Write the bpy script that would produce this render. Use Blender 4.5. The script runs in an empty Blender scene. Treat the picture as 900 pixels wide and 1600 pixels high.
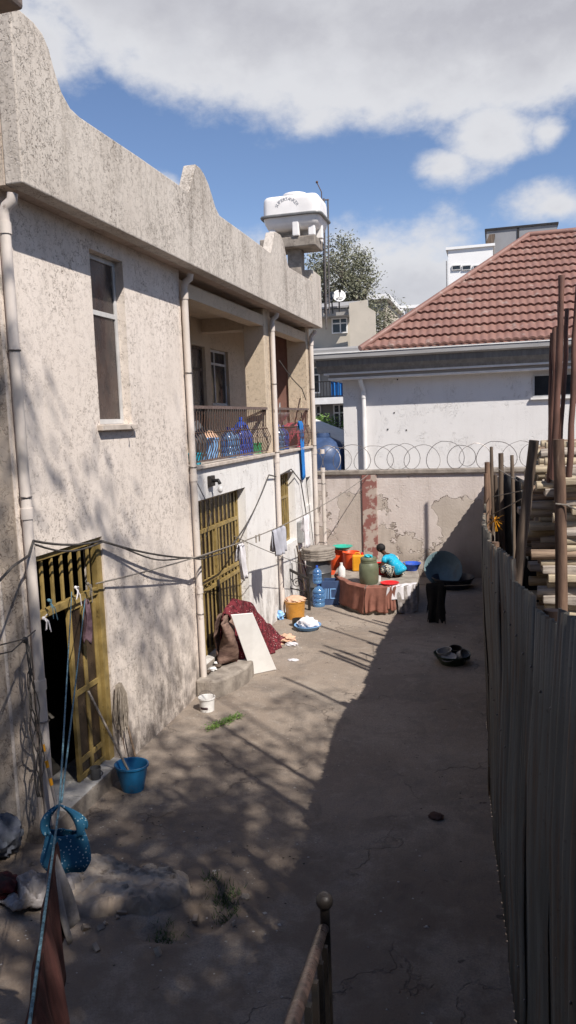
import bpy, bmesh, math, random
import numpy as np
from mathutils import Vector, Matrix
random.seed(7)
R = math.radians
C = bpy.context.scene
col = C.collection
# ------------------------------------------------------------------ camera
F_PX = 1200.0; H = 3.9; ROLL = R(2.1); YAW = R(-15.2937); PITCH = R(-6.7951)
_F = Vector((math.sin(YAW)*math.cos(PITCH), math.cos(YAW)*math.cos(PITCH), math.sin(PITCH)))
_R0 = Vector((math.cos(YAW), -math.sin(YAW), 0)); _U0 = _R0.cross(_F)
_R = _R0*math.cos(ROLL) - _U0*math.sin(ROLL); _U = _R0*math.sin(ROLL) + _U0*math.cos(ROLL)
# solve yaw and pitch so that the yard's long direction vanishes where it does in the photo
yaw, pitch = YAW, PITCH
cd = bpy.data.cameras.new('camera'); cam = bpy.data.objects.new('camera', cd); col.objects.link(cam)
cam.matrix_world = Matrix(((_R.x, _U.x, -_F.x, 0), (_R.y, _U.y, -_F.y, 0), (_R.z, _U.z, -_F.z, H), (0, 0, 0, 1)))
cd.sensor_fit = 'VERTICAL'; cd.sensor_height = 24; cd.lens = 24*F_PX/1600; cd.clip_start = .05; cd.clip_end = 2000
C.camera = cam
def at(px, py, **k):
    "world point where the photograph's pixel meets the plane x=, y= or z="
    d = _F + _R*((px-450)/F_PX) - _U*((py-800)/F_PX); a, v = list(k.items())[0]; i = 'xyz'.index(a)
    o = Vector((0, 0, H)); return o + d*((v-o[i])/d[i])
# ------------------------------------------------------------------ light
SUNV = Vector((1, -.85, 1.5)).normalized()
SUN_STRENGTH = 4.6; SKY_STRENGTH = .084; EXPOSURE = .5
C.view_settings.view_transform = 'Standard'; C.view_settings.look = 'None'
C.view_settings.exposure = EXPOSURE; C.view_settings.gamma = 1; C.view_settings.use_curve_mapping = False
C.render.engine = 'CYCLES'
sl = bpy.data.lights.new('sun', 'SUN'); sl.energy = SUN_STRENGTH; sl.angle = R(.5); sl.color = (1, .94, .86)
so = bpy.data.objects.new('sun', sl); col.objects.link(so); so.location = (20, -17, 30)
so.rotation_euler = SUNV.to_track_quat('Z', 'Y').to_euler()

class NB:
    "small node builder"
    def __init__(s, nt): s.nt = nt; s.N = nt.nodes; s.L = nt.links
    def set(s, sock, v):
        if v is None: return
        if isinstance(v, bpy.types.NodeSocket): s.L.new(v, sock)
        elif isinstance(v, (tuple, list)) and len(v) == 3 and sock.type == 'RGBA': sock.default_value = (*v, 1)
        else: sock.default_value = v
    def m(s, op, a, b=None, c=None, clamp=False):
        n = s.N.new('ShaderNodeMath'); n.operation = op; n.use_clamp = clamp
        s.set(n.inputs[0], a); s.set(n.inputs[1], b); s.set(n.inputs[2], c); return n.outputs[0]
    def mix(s, f, a, b, mode='MIX'):
        n = s.N.new('ShaderNodeMix'); n.data_type = 'RGBA'; n.blend_type = mode
        s.set(n.inputs[0], f); s.set(n.inputs[6], a); s.set(n.inputs[7], b); return n.outputs[2]
    def noise(s, v, scale, detail=4, rough=.55, dist=0):
        n = s.N.new('ShaderNodeTexNoise'); s.set(n.inputs['Vector'], v); n.inputs['Scale'].default_value = scale
        n.inputs['Detail'].default_value = detail; n.inputs['Roughness'].default_value = rough; n.inputs['Distortion'].default_value = dist
        return n.outputs[0]
    def ramp(s, v, lo, hi, a=0., b=1.):
        n = s.N.new('ShaderNodeMapRange'); n.interpolation_type = 'SMOOTHSTEP'; s.set(n.inputs[0], v)
        for i, q in enumerate((lo, hi, a, b)): s.set(n.inputs[i+1], q)
        return n.outputs[0]
    def scale(s, v, sc):
        n = s.N.new('ShaderNodeMapping'); s.set(n.inputs[0], v); n.inputs['Scale'].default_value = sc; return n.outputs[0]
    def bump(s, h, strength, dist, nrm=None):
        n = s.N.new('ShaderNodeBump'); n.inputs['Strength'].default_value = strength; n.inputs['Distance'].default_value = dist
        s.set(n.inputs['Height'], h)
        if nrm is not None: s.L.new(nrm, n.inputs['Normal'])
        return n.outputs[0]

w = bpy.data.worlds.new('World'); C.world = w; w.use_nodes = True
nb = NB(w.node_tree); nb.N.clear()
sky = nb.N.new('ShaderNodeTexSky'); sky.sky_type = 'NISHITA'; sky.sun_disc = False
sky.sun_elevation = math.asin(SUNV.z); sky.sun_rotation = math.atan2(SUNV.x, SUNV.y); sky.altitude = 2300; sky.air_density = 1.2; sky.dust_density = .6; sky.ozone_density = 1.4
tc = nb.N.new('ShaderNodeTexCoord'); sep = nb.N.new('ShaderNodeSeparateXYZ'); nb.L.new(tc.outputs['Generated'], sep.inputs[0])
sx, sy, sz = sep.outputs
az = nb.m('MULTIPLY', nb.m('ARCTAN2', sx, sy), 57.2958); el = nb.m('MULTIPLY', nb.m('ARCSINE', sz), 57.2958)
n1 = nb.noise(nb.scale(tc.outputs['Generated'], (1, 1, 1.6)), 7, 9, .58); n2 = nb.noise(nb.scale(tc.outputs['Generated'], (1, 1, 1.5)), 22, 7, .6); n3 = nb.noise(tc.outputs['Generated'], 5, 5, .5)
bound = nb.m('ADD', nb.m('MULTIPLY', nb.m('MAXIMUM', nb.m('SUBTRACT', -13, az), 0), .30), 18.9)
dens = nb.m('DIVIDE', nb.m('SUBTRACT', el, bound), 4.0)
dens = nb.m('MINIMUM', dens, nb.m('DIVIDE', nb.m('SUBTRACT', 42, el), 10))
dens = nb.m('MINIMUM', dens, nb.m('DIVIDE', nb.m('SUBTRACT', 75, nb.m('ABSOLUTE', az)), 12))
def blob(a0, e0, sa, se, hgt=1.0):
    x = nb.m('DIVIDE', nb.m('SUBTRACT', az, a0), sa); y = nb.m('DIVIDE', nb.m('SUBTRACT', el, e0), se)
    r = nb.m('SQRT', nb.m('ADD', nb.m('MULTIPLY', x, x), nb.m('MULTIPLY', y, y)))
    return nb.m('MULTIPLY', nb.m('SUBTRACT', 1, r), hgt)
for b in ((-8.0, 8.0, 8.2, 6.8, 1.5), (-17.5, 10.8, 4.5, 2.6, 1.0), (4.2, 13.4, 4.0, 1.7, .8), (-3.2, 16.6, 3.4, 1.3, .8), (-.5, 18.2, 3.2, 2.2, 1.0), (3.6, 18.0, 1.3, 1.0, .7), (-17, 11.6, 3.2, 2.0, .8), (-23.3, 16.4, 1.3, .7, .5), (-32, 24.5, 5, 4, 1), (9, 9, 8, 2.5, .6), (30, 14, 12, 4, .8), (-60, 14, 16, 5, .8)):
    dens = nb.m('MAXIMUM', dens, blob(*b))
dn = nb.m('ADD', dens, nb.m('ADD', nb.m('MULTIPLY', nb.m('SUBTRACT', n1, .5), 1.9), nb.m('MULTIPLY', nb.m('SUBTRACT', n2, .5), .9)))
mask = nb.ramp(dn, -.12, .62)
thick = nb.ramp(nb.m('ADD', dn, nb.m('MULTIPLY', nb.m('SUBTRACT', n3, .5), 2.2)), .5, 1.9)
cloud = nb.mix(thick, (.74, .745, .775), (.50, .50, .545))
cloud = nb.mix(nb.ramp(n2, .45, .75, 0, .35), cloud, (.72, .73, .77))
skyc = nb.mix(1.0, sky.outputs[0], (SKY_STRENGTH*1.0, SKY_STRENGTH*1.02, SKY_STRENGTH*1.12), 'MULTIPLY')
hor = nb.ramp(el, 16, 2, 0, .45)
skyc = nb.mix(hor, skyc, (.42, .50, .62))
CLOUD_GAIN = .72
cloud = nb.mix(1.0, cloud, (CLOUD_GAIN,)*3, 'MULTIPLY')
fin = nb.mix(nb.m('MULTIPLY', mask, .96), skyc, cloud)
bg = nb.N.new('ShaderNodeBackground'); nb.L.new(fin, bg.inputs[0]); bg.inputs[1].default_value = 1.0
wo = nb.N.new('ShaderNodeOutputWorld'); nb.L.new(bg.outputs[0], wo.inputs[0])

# ------------------------------------------------------------------ materials
def newmat(name):
    m = bpy.data.materials.new(name); m.use_nodes = True; b = NB(m.node_tree); b.N.clear()
    p = b.N.new('ShaderNodeBsdfPrincipled'); o = b.N.new('ShaderNodeOutputMaterial'); b.L.new(p.outputs[0], o.inputs[0])
    t = b.N.new('ShaderNodeTexCoord'); b.v = t.outputs['Object']; b.p = p; b.out = o
    g = b.N.new('ShaderNodeNewGeometry'); b.pos = g.outputs['Position']; s = b.N.new('ShaderNodeSeparateXYZ'); b.L.new(b.pos, s.inputs[0]); b.x, b.y, b.z = s.outputs
    return m, b
def mk(name, c, c2=None, scale=5, rough=.75, bump=0, bscale=40, metal=0, stretch=(1, 1, 1), lo=.35, hi=.65, spec=.4, trans=0, alpha=1, detail=5, dirt=None, ior=1.45):
    m, b = newmat(name); v = b.scale(b.v, stretch)
    c2 = c2 or tuple(x*.78 for x in c)
    f = b.ramp(b.noise(v, scale, detail, .6), lo, hi)
    cc = b.mix(f, c2, c)
    if dirt: cc = b.mix(b.ramp(b.noise(v, dirt[1], 7, .65), dirt[2], dirt[2]+.12), cc, dirt[0])
    b.set(b.p.inputs['Base Color'], cc); b.p.inputs['Metallic'].default_value = metal
    b.set(b.p.inputs['Roughness'], b.ramp(b.noise(v, scale*2.3, 4), .3, .7, max(.03, rough-.1), min(1, rough+.1)))
    b.p.inputs['Specular IOR Level'].default_value = spec; b.p.inputs['IOR'].default_value = ior
    b.p.inputs['Transmission Weight'].default_value = trans; b.p.inputs['Alpha'].default_value = alpha
    if bump: b.L.new(b.bump(b.noise(v, bscale, 5, .6), bump, .01), b.p.inputs['Normal'])
    return m
def stucco(name, c, c2, groove, amount=.5, gs=11, soot=None, soot_amt=.55, low_dirt=0.0, streak=0.0):
    "rough-cast plaster with short worm-like grooves left by the float"
    m, b = newmat(name); v = b.pos
    big = b.ramp(b.noise(v, .9, 6, .6), .3, .7); c0 = b.mix(big, c2, c)
    c0 = b.mix(b.ramp(b.noise(v, 60, 3), .3, .75, 0, .25), c0, tuple(x*.7 for x in c))
    dv = b.noise(v, gs, 2.5, .6, .8); line = b.ramp(b.m('ABSOLUTE', b.m('SUBTRACT', dv, .5)), .006, .03, 1, 0)
    dv2 = b.noise(b.scale(v, (1.3, 1.3, .8)), gs*1.9, 2, .6, 1.2); line2 = b.ramp(b.m('ABSOLUTE', b.m('SUBTRACT', dv2, .52)), .004, .03, 1, 0)
    gate = b.ramp(b.noise(v, gs*1.7, 3, .6), 1-amount-.05, 1-amount+.07); gate2 = b.ramp(b.noise(v, gs*.8, 5, .6), .48, .6)
    g = b.m('MAXIMUM', b.m('MULTIPLY', line, gate), b.m('MULTIPLY', line2, gate2))
    patch = b.ramp(b.noise(v, 1.0, 5, .6), .35, .68, .2, 1.0)
    g = b.m('MULTIPLY', g, patch, None, True)
    cc = b.mix(g, c0, groove)
    if soot:
        sv = b.scale(v, (2.0, 2.0, .55)); sm = b.ramp(b.noise(sv, 1.6, 8, .68), .46, .72, 0, soot_amt)
        sp = b.ramp(b.noise(v, 38, 4, .7), .4, .62)
        cc = b.mix(b.m('MULTIPLY', sm, b.m('ADD', b.m('MULTIPLY', sp, .75), .25)), cc, soot)
    if streak:
        st = b.ramp(b.noise(b.scale(v, (6, 6, .25)), 2.0, 6, .6), .52, .75, 0, streak); cc = b.mix(st, cc, (.20, .16, .125))
    if low_dirt:
        h = b.ramp(b.m('ADD', b.z, b.m('MULTIPLY', b.noise(b.scale(v, (3, 3, .7)), 1.3, 6, .65), 1.9)), 2.5, .9, 0, low_dirt)
        sm = b.ramp(b.noise(b.scale(v, (1.6, 1.6, 1.0)), 2.6, 9, .72), .38, .60); cc = b.mix(b.m('MULTIPLY', h, sm), cc, (.155, .13, .115))
    b.set(b.p.inputs['Base Color'], cc); b.p.inputs['Roughness'].default_value = .93; b.p.inputs['Specular IOR Level'].default_value = .2
    hgt = b.m('SUBTRACT', b.m('MULTIPLY', b.noise(v, 45, 4, .65), .35), g)
    b.L.new(b.bump(hgt, .7, .012), b.p.inputs['Normal'])
    return m
M = {}
M['stucco'] = stucco('cream_stucco', (.76, .675, .605), (.70, .615, .545), (.22, .17, .135), .44, 15, (.26, .21, .175), .30, .9)
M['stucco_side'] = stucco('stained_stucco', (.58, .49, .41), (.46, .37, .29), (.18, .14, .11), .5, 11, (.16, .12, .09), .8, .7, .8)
M['stucco_parapet'] = stucco('parapet_stucco', (.60, .54, .48), (.52, .46, .405), (.17, .14, .115), .50, 16, (.17, .145, .12), .85, 0, .35)
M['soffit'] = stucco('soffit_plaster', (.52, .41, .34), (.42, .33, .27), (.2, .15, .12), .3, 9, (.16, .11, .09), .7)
M['stucco_balcony'] = stucco('balcony_stucco', (.60, .49, .37), (.54, .44, .33), (.27, .21, .15), .45, 17, (.3, .22, .16), .2)
M['plaster_white'] = stucco('white_plaster', (.80, .775, .75), (.75, .725, .70), (.5, .46, .42), .15, 4, (.45, .40, .36), .35, .6, .15)
M['tile_wall'] = mk('reddish_wall_paint', (.23, .12, .095), (.19, .1, .08), 3, .5, .1)
M['dado'] = mk('pinkish_wall_tiles', (.42, .30, .26), (.36, .26, .23), 4, .35)
M['pvc'] = mk('painted_drainpipe', (.64, .57, .52), (.52, .46, .41), 3, .55, .15, 30, dirt=((.25, .2, .17), 6, .62), stretch=(1, 1, .5))
M['glass'] = mk('dusty_dark_glass', (.085, .06, .05), (.035, .03, .03), 3, .28, 0, spec=.55, stretch=(1, 1, .6))
M['glass_clear'] = mk('dark_window_glass', (.03, .035, .04), (.02, .022, .025), 2, .12, spec=.6)
M['alu'] = mk('white_window_frame', (.55, .54, .53), (.44, .43, .42), 5, .5)
M['wood_sill'] = mk('pale_stone_sill', (.55, .48, .42), (.42, .36, .31), 8, .7, .2)
M['yellow'] = mk('ochre_painted_steel', (.33, .235, .085), (.22, .155, .055), 6, .42, .15, 30, dirt=((.07, .045, .02), 9, .6))
M['brown_glass'] = mk('brown_door_glass', (.075, .05, .03), (.03, .02, .014), 4, .35)
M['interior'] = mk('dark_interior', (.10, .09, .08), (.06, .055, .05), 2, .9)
M['iron'] = mk('rusty_dark_iron', (.075, .055, .048), (.11, .055, .035), 20, .6, .3, 60)
M['black_iron'] = mk('black_painted_iron', (.018, .017, .017), (.035, .028, .024), 14, .4, .2, 60)
M['rail_paint'] = mk('brown_railing_paint', (.17, .12, .105), (.11, .075, .065), 16, .5, .2)
M['tank'] = mk('white_tank_plastic', (.80, .77, .75), (.72, .69, .67), 3, .4, dirt=((.5, .46, .42), 5, .66))
M['tank_band'] = mk('grey_tank_band', (.20, .20, .20), (.15, .15, .15), 5, .5)
M['ink'] = mk('faded_grey_ink', (.36, .36, .38), None, 5, .6)
M['concrete'] = mk('rough_concrete', (.32, .28, .24), (.20, .17, .145), 5, .92, .7, 30, dirt=((.11, .09, .075), 9, .6))
M['roof_tile'] = mk('brown_red_metal_tile', (.255, .14, .112), (.215, .115, .094), 1.2, .5, .1, 60, detail=8, spec=.35, dirt=((.30, .215, .185), 3.5, .56))
M['fascia'] = mk('grey_gutter', (.34, .33, .325), (.27, .26, .255), 3, .6, stretch=(.4, 1, 4), dirt=((.2, .19, .185), 8, .62))
M['fascia_dark'] = mk('weathered_grey_band', (.20, .195, .19), (.15, .145, .14), 4, .8, .2, stretch=(3, 3, .5))
M['white_trim'] = mk('white_trim', (.78, .76, .74), (.68, .66, .64), 4, .6)
M['house_wall'] = stucco('white_house_plaster', (.74, .72, .71), (.70, .68, .67), (.5, .48, .46), .06, 3, (.5, .47, .45), .25, 0, .06)
M['wire'] = mk('galvanised_wire', (.19, .17, .16), (.14, .12, .11), 30, .45, metal=.6)
M['cable'] = mk('black_cable', (.045, .04, .038), (.09, .08, .07), 12, .55)
M['rope_grey'] = mk('grey_rope', (.26, .23, .20), (.17, .15, .13), 40, .9, .6, 90)
M['rope_blue'] = mk('blue_twisted_rope', (.13, .25, .31), (.05, .10, .13), 60, .8, .8, 90)
M['bamboo'] = mk('eucalyptus_pole', (.20, .125, .085), (.095, .058, .042), 4, .8, .6, 30, stretch=(2, 2, .35), dirt=((.28, .2, .15), 6, .63))
M['rust_pole'] = mk('rusty_red_pole', (.17, .085, .065), (.085, .045, .035), 6, .65, .3, 40, stretch=(1, 1, .3))
M['dark_wood'] = mk('weathered_dark_wood', (.085, .06, .045), (.16, .12, .09), 5, .85, .6, 30, stretch=(3, 3, .3))
M['timber_a'] = mk('pale_sawn_timber', (.50, .42, .30), (.30, .24, .17), 5, .85, .6, 30, stretch=(.4, 4, 4), dirt=((.12, .09, .07), 5, .62))
M['timber_b'] = mk('grey_weathered_timber', (.48, .42, .36), (.25, .21, .18), 4, .85, .6, 30, stretch=(.4, 4, 4), dirt=((.1, .08, .06), 5, .6))
M['timber_c'] = mk('brown_weathered_timber', (.33, .235, .165), (.16, .11, .08), 4, .85, .6, 30, stretch=(.4, 4, 4))
M['white_paint'] = mk('scuffed_white_board', (.86, .85, .83), (.80, .79, .77), 5, .5, dirt=((.45, .38, .32), 7, .68))
M['leaf'] = mk('tree_leaf', (.07, .105, .035), (.03, .055, .018), 3, .5)
M['leaf_far'] = mk('eucalyptus_leaf', (.21, .205, .135), (.10, .105, .065), 1.3, .6)
M['leaf_bush'] = mk('bright_bush_leaf', (.16, .27, .05), (.05, .11, .02), 2, .5)
M['bark'] = mk('grey_bark', (.22, .185, .15), (.11, .09, .075), 3, .9, .5, stretch=(2, 2, .5))
M['grass'] = mk('yard_grass', (.06, .11, .03), (.03, .06, .015), 8, .7)
def plast(name, c, r=.38, dirt=True): M[name] = mk(name, c, tuple(x*.82 for x in c), 6, r, dirt=((c[0]*.55+.05, c[1]*.55+.045, c[2]*.55+.04), 5, .56) if dirt else None)
plast('blue_plastic', (.02, .17, .38)); plast('teal_plastic', (.03, .36, .50)); plast('light_blue_plastic', (.22, .42, .72)); plast('orange_plastic', (.78, .10, .03)); plast('red_plastic', (.66, .02, .02))
plast('green_plastic', (.02, .34, .13)); plast('mint_plastic', (.04, .40, .29)); plast('yellow_plastic', (.72, .32, .02)); plast('deep_blue_plastic', (.03, .10, .52)); plast('olive_plastic', (.13, .145, .09), .5)
plast('white_plastic', (.72, .70, .68)); plast('grey_plastic', (.09, .09, .095)); plast('pink_plastic', (.62, .10, .16)); plast('gold_plastic', (.52, .24, .045), .28); plast('cyan_plastic', (.07, .52, .55)); plast('pale_teal_plastic', (.13, .19, .21)); plast('dark_basin', (.02, .028, .045)); plast('dark_green_plastic', (.025, .045, .03)); plast('steel_grey', (.30, .30, .30), .3)
M['bottle_blue'] = mk('clear_blue_plastic', (.20, .42, .72), (.10, .25, .55), 5, .12, trans=.55, spec=.6)
M['bottle_deep'] = mk('deep_blue_water_plastic', (.05, .12, .55), (.03, .08, .40), 5, .15, trans=.35, spec=.6)
def cloth(name, c, c2=None, sc=3, b_=.5, **k): M[name] = mk(name, c, c2 or tuple(x*.8 for x in c), sc, .92, b_, 120, spec=.15, **k)
cloth('brown_towel', (.26, .115, .085), (.18, .078, .058), 5); cloth('white_cloth', (.70, .67, .69)); cloth('grey_cloth', (.42, .42, .47)); cloth('black_cloth', (.012, .012, .013)); cloth('blue_cloth', (.03, .17, .48)); cloth('maroon_brown_cloth', (.115, .045, .038), (.05, .022, .02), 2.5, .6, stretch=(5, 5, .5))
cloth('mauve_cloth', (.16, .10, .12), (.06, .035, .045), 8); cloth('peach_cloth', (.62, .40, .28)); cloth('dirty_white_cloth', (.36, .33, .32), (.20, .175, .16), 7); cloth('brown_carpet', (.26, .17, .135), (.10, .06, .05), 4, .8, stretch=(1, 1, 3)); cloth('mop_yarn', (.40, .34, .28), (.26, .22, .18), 20); cloth('lilac_bag', (.17, .18, .22), (.09, .10, .12), 7); cloth('teal_cloth', (.05, .42, .50))
cloth('skin', (.075, .036, .024), (.06, .03, .02), 6, 0); M['hair'] = mk('black_hair', (.012, .01, .01), None, 40, .7, .5, 120)
# patterned cloths
def pattern(name, base, spot, scale, thr, feature='F1', stretch=(1, 1, 1), second=None):
    m, b = newmat(name); v = b.scale(b.v, stretch); vo = b.N.new('ShaderNodeTexVoronoi'); b.L.new(v, vo.inputs['Vector']); vo.inputs['Scale'].default_value = scale
    vo.feature = feature; f = b.ramp(vo.outputs['Distance'], thr, thr*1.3, 1, 0); cc = b.mix(b.ramp(b.noise(v, 6, 4), .3, .7), tuple(x*.7 for x in base), base)
    if second: cc = b.mix(b.ramp(b.noise(v, scale*.6, 3, .6, 1.5), .5, .53), cc, second)
    cc = b.mix(f, cc, spot); b.set(b.p.inputs['Base Color'], cc); b.p.inputs['Roughness'].default_value = .85; b.p.inputs['Specular IOR Level'].default_value = .2
    M[name] = m
pattern('polka_blue', (.035, .16, .28), (.42, .56, .62), 62, .20)
pattern('burgundy_print', (.19, .03, .04), (.40, .27, .25), 26, .16, second=(.06, .012, .016))
pattern('cyan_dress', (.02, .40, .62), (.35, .62, .70), 30, .16)
pattern('print_dress', (.62, .60, .50), (.05, .18, .40), 26, .2, second=(.03, .03, .035))
# ground
def ground_mat():
    m, b = newmat('yard_concrete'); v = b.pos
    c = b.mix(b.ramp(b.noise(v, .55, 7, .62), .35, .65), (.25, .20, .16), (.37, .31, .255))
    c = b.mix(b.ramp(b.noise(v, 2.2, 8, .7), .42, .68, 0, .6), c, (.165, .138, .118))
    c = b.mix(b.ramp(b.noise(v, 6.5, 8, .7, .6), .5, .72, 0, .45), c, (.40, .355, .31))
    c = b.mix(b.ramp(b.noise(v, 70, 3, .6), .38, .7, 0, .5), c, (.14, .115, .095))
    c = b.mix(b.ramp(b.noise(v, 120, 2, .6), .62, .72, 0, .5), c, (.50, .45, .40))
    c = b.mix(b.ramp(b.noise(v, .9, 9, .75, .8), .52, .58, 0, .35), c, (.15, .125, .105))
    # soil-stained near corner
    soil = b.m('MULTIPLY', b.ramp(b.y, 9.0, 5.2), b.ramp(b.noise(v, 1.1, 6, .65), .35, .55)); c = b.mix(b.m('MULTIPLY', soil, .8), c, (.16, .118, .088))
    # cracks
    vo = b.N.new('ShaderNodeTexVoronoi'); vo.feature = 'DISTANCE_TO_EDGE'; vo.inputs['Scale'].default_value = .55
    wv = b.N.new('ShaderNodeVectorMath'); wv.operation = 'ADD'; n = b.N.new('ShaderNodeTexNoise'); n.inputs['Scale'].default_value = 2.5; n.inputs['Detail'].default_value = 6; b.L.new(v, n.inputs[0])
    b.L.new(v, wv.inputs[0]); b.L.new(n.outputs[1], wv.inputs[1]); b.L.new(wv.outputs[0], vo.inputs['Vector'])
    cr = b.m('MULTIPLY', b.ramp(vo.outputs['Distance'], .002, .009, 1, 0), b.ramp(b.noise(v, .8, 3), .47, .56)); c = b.mix(b.m('MULTIPLY', cr, .4), c, (.09, .07, .06))
    # dark spots and pale spills
    vs = b.N.new('ShaderNodeTexVoronoi'); vs.inputs['Scale'].default_value = 1.7; vs.inputs['Randomness'].default_value = 1; b.L.new(wv.outputs[0], vs.inputs['Vector'])
    c = b.mix(b.ramp(vs.outputs['Distance'], .035, .07, .75, 0), c, (.06, .048, .04))
    vs2 = b.N.new('ShaderNodeTexVoronoi'); vs2.inputs['Scale'].default_value = 9; b.L.new(wv.outputs[0], vs2.inputs['Vector'])
    c = b.mix(b.m('MULTIPLY', b.ramp(vs2.outputs['Distance'], .06, .12, .8, 0), b.ramp(b.noise(v, 1.5, 4), .5, .6)), c, (.09, .07, .06))
    b.set(b.p.inputs['Base Color'], c); b.p.inputs['Roughness'].default_value = .9; b.p.inputs['Specular IOR Level'].default_value = .25
    h = b.m('ADD', b.m('MULTIPLY', b.noise(v, 9, 8, .7), 1.0), b.m('MULTIPLY', b.noise(v, 60, 4, .7), .5)); h = b.m('SUBTRACT', h, cr)
    b.L.new(b.bump(h, .75, .02), b.p.inputs['Normal']); return m
M['ground'] = ground_mat()
M['earth'] = mk('bare_earth', (.20, .165, .13), (.13, .10, .08), .8, .95, .6, 12)
def back_wall_mat():
    m, b = newmat('peeling_wall_paint'); v = b.pos
    c = b.mix(b.ramp(b.noise(v, 1.4, 6, .6), .35, .7), (.43, .37, .32), (.52, .455, .40))
    peel = b.m('ADD', b.noise(v, 1.1, 7, .6), b.m('MULTIPLY', b.z, -.12)); pm = b.ramp(peel, .33, .345)
    pale = b.mix(b.ramp(b.noise(v, 3, 5), .4, .7), (.56, .49, .45), (.62, .55, .51))
    top = b.ramp(peel, .30, .315); c = b.mix(top, pale, c)
    edge = b.ramp(b.m('ABSOLUTE', b.m('SUBTRACT', peel, .312)), .002, .012, 1, 0); gate = b.ramp(b.noise(v, 2.5, 3), .5, .58)
    c = b.mix(b.m('MULTIPLY', b.m('MULTIPLY', edge, gate), .8), c, (.16, .12, .10))
    low = b.ramp(b.m('ADD', b.z, b.m('MULTIPLY', b.noise(v, 1.6, 6), 1.2)), 1.35, .55); c = b.mix(b.m('MULTIPLY', low, .8), c, (.17, .135, .11))
    st = b.ramp(b.noise(b.scale(v, (5, 5, .4)), 1.5, 6, .65), .52, .72, 0, .5); c = b.mix(st, c, (.27, .225, .19))
    pit = b.ramp(b.noise(v, 26, 4, .7), .6, .68, 0, .5); c = b.mix(pit, c, (.2, .16, .13))
    b.set(b.p.inputs['Base Color'], c); b.p.inputs['Roughness'].default_value = .95; b.p.inputs['Specular IOR Level'].default_value = .15
    b.L.new(b.bump(b.m('SUBTRACT', b.m('ADD', b.m('MULTIPLY', b.noise(v, 20, 6, .7), .6), b.m('MULTIPLY', top, -.3)), edge), .6, .03), b.p.inputs['Normal']); return m
M['back_wall'] = back_wall_mat()
M['pillar_red'] = mk('flaked_red_pillar', (.24, .10, .085), (.42, .34, .29), 4, .9, .5, 30, lo=.44, hi=.52)
def sheet_mat():
    m, b = newmat('weathered_corrugated_iron'); v = b.pos
    c = b.mix(b.ramp(b.noise(b.scale(v, (3, 3, .5)), 1.6, 6), .35, .65), (.11, .10, .083), (.175, .16, .134))
    c = b.mix(b.ramp(b.noise(b.scale(v, (6, 6, .4)), 2.5, 7, .65), .47, .68, 0, .8), c, (.15, .085, .05))
    c = b.mix(b.ramp(b.noise(v, 30, 5), .6, .72, 0, .4), c, (.07, .05, .035))
    b.set(b.p.inputs['Base Color'], c); b.p.inputs['Metallic'].default_value = 0; b.p.inputs['Roughness'].default_value = .7; b.p.inputs['Specular IOR Level'].default_value = .3
    b.L.new(b.bump(b.noise(v, 30, 4), .2, .01), b.p.inputs['Normal']); return m
M['sheet'] = sheet_mat()

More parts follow.
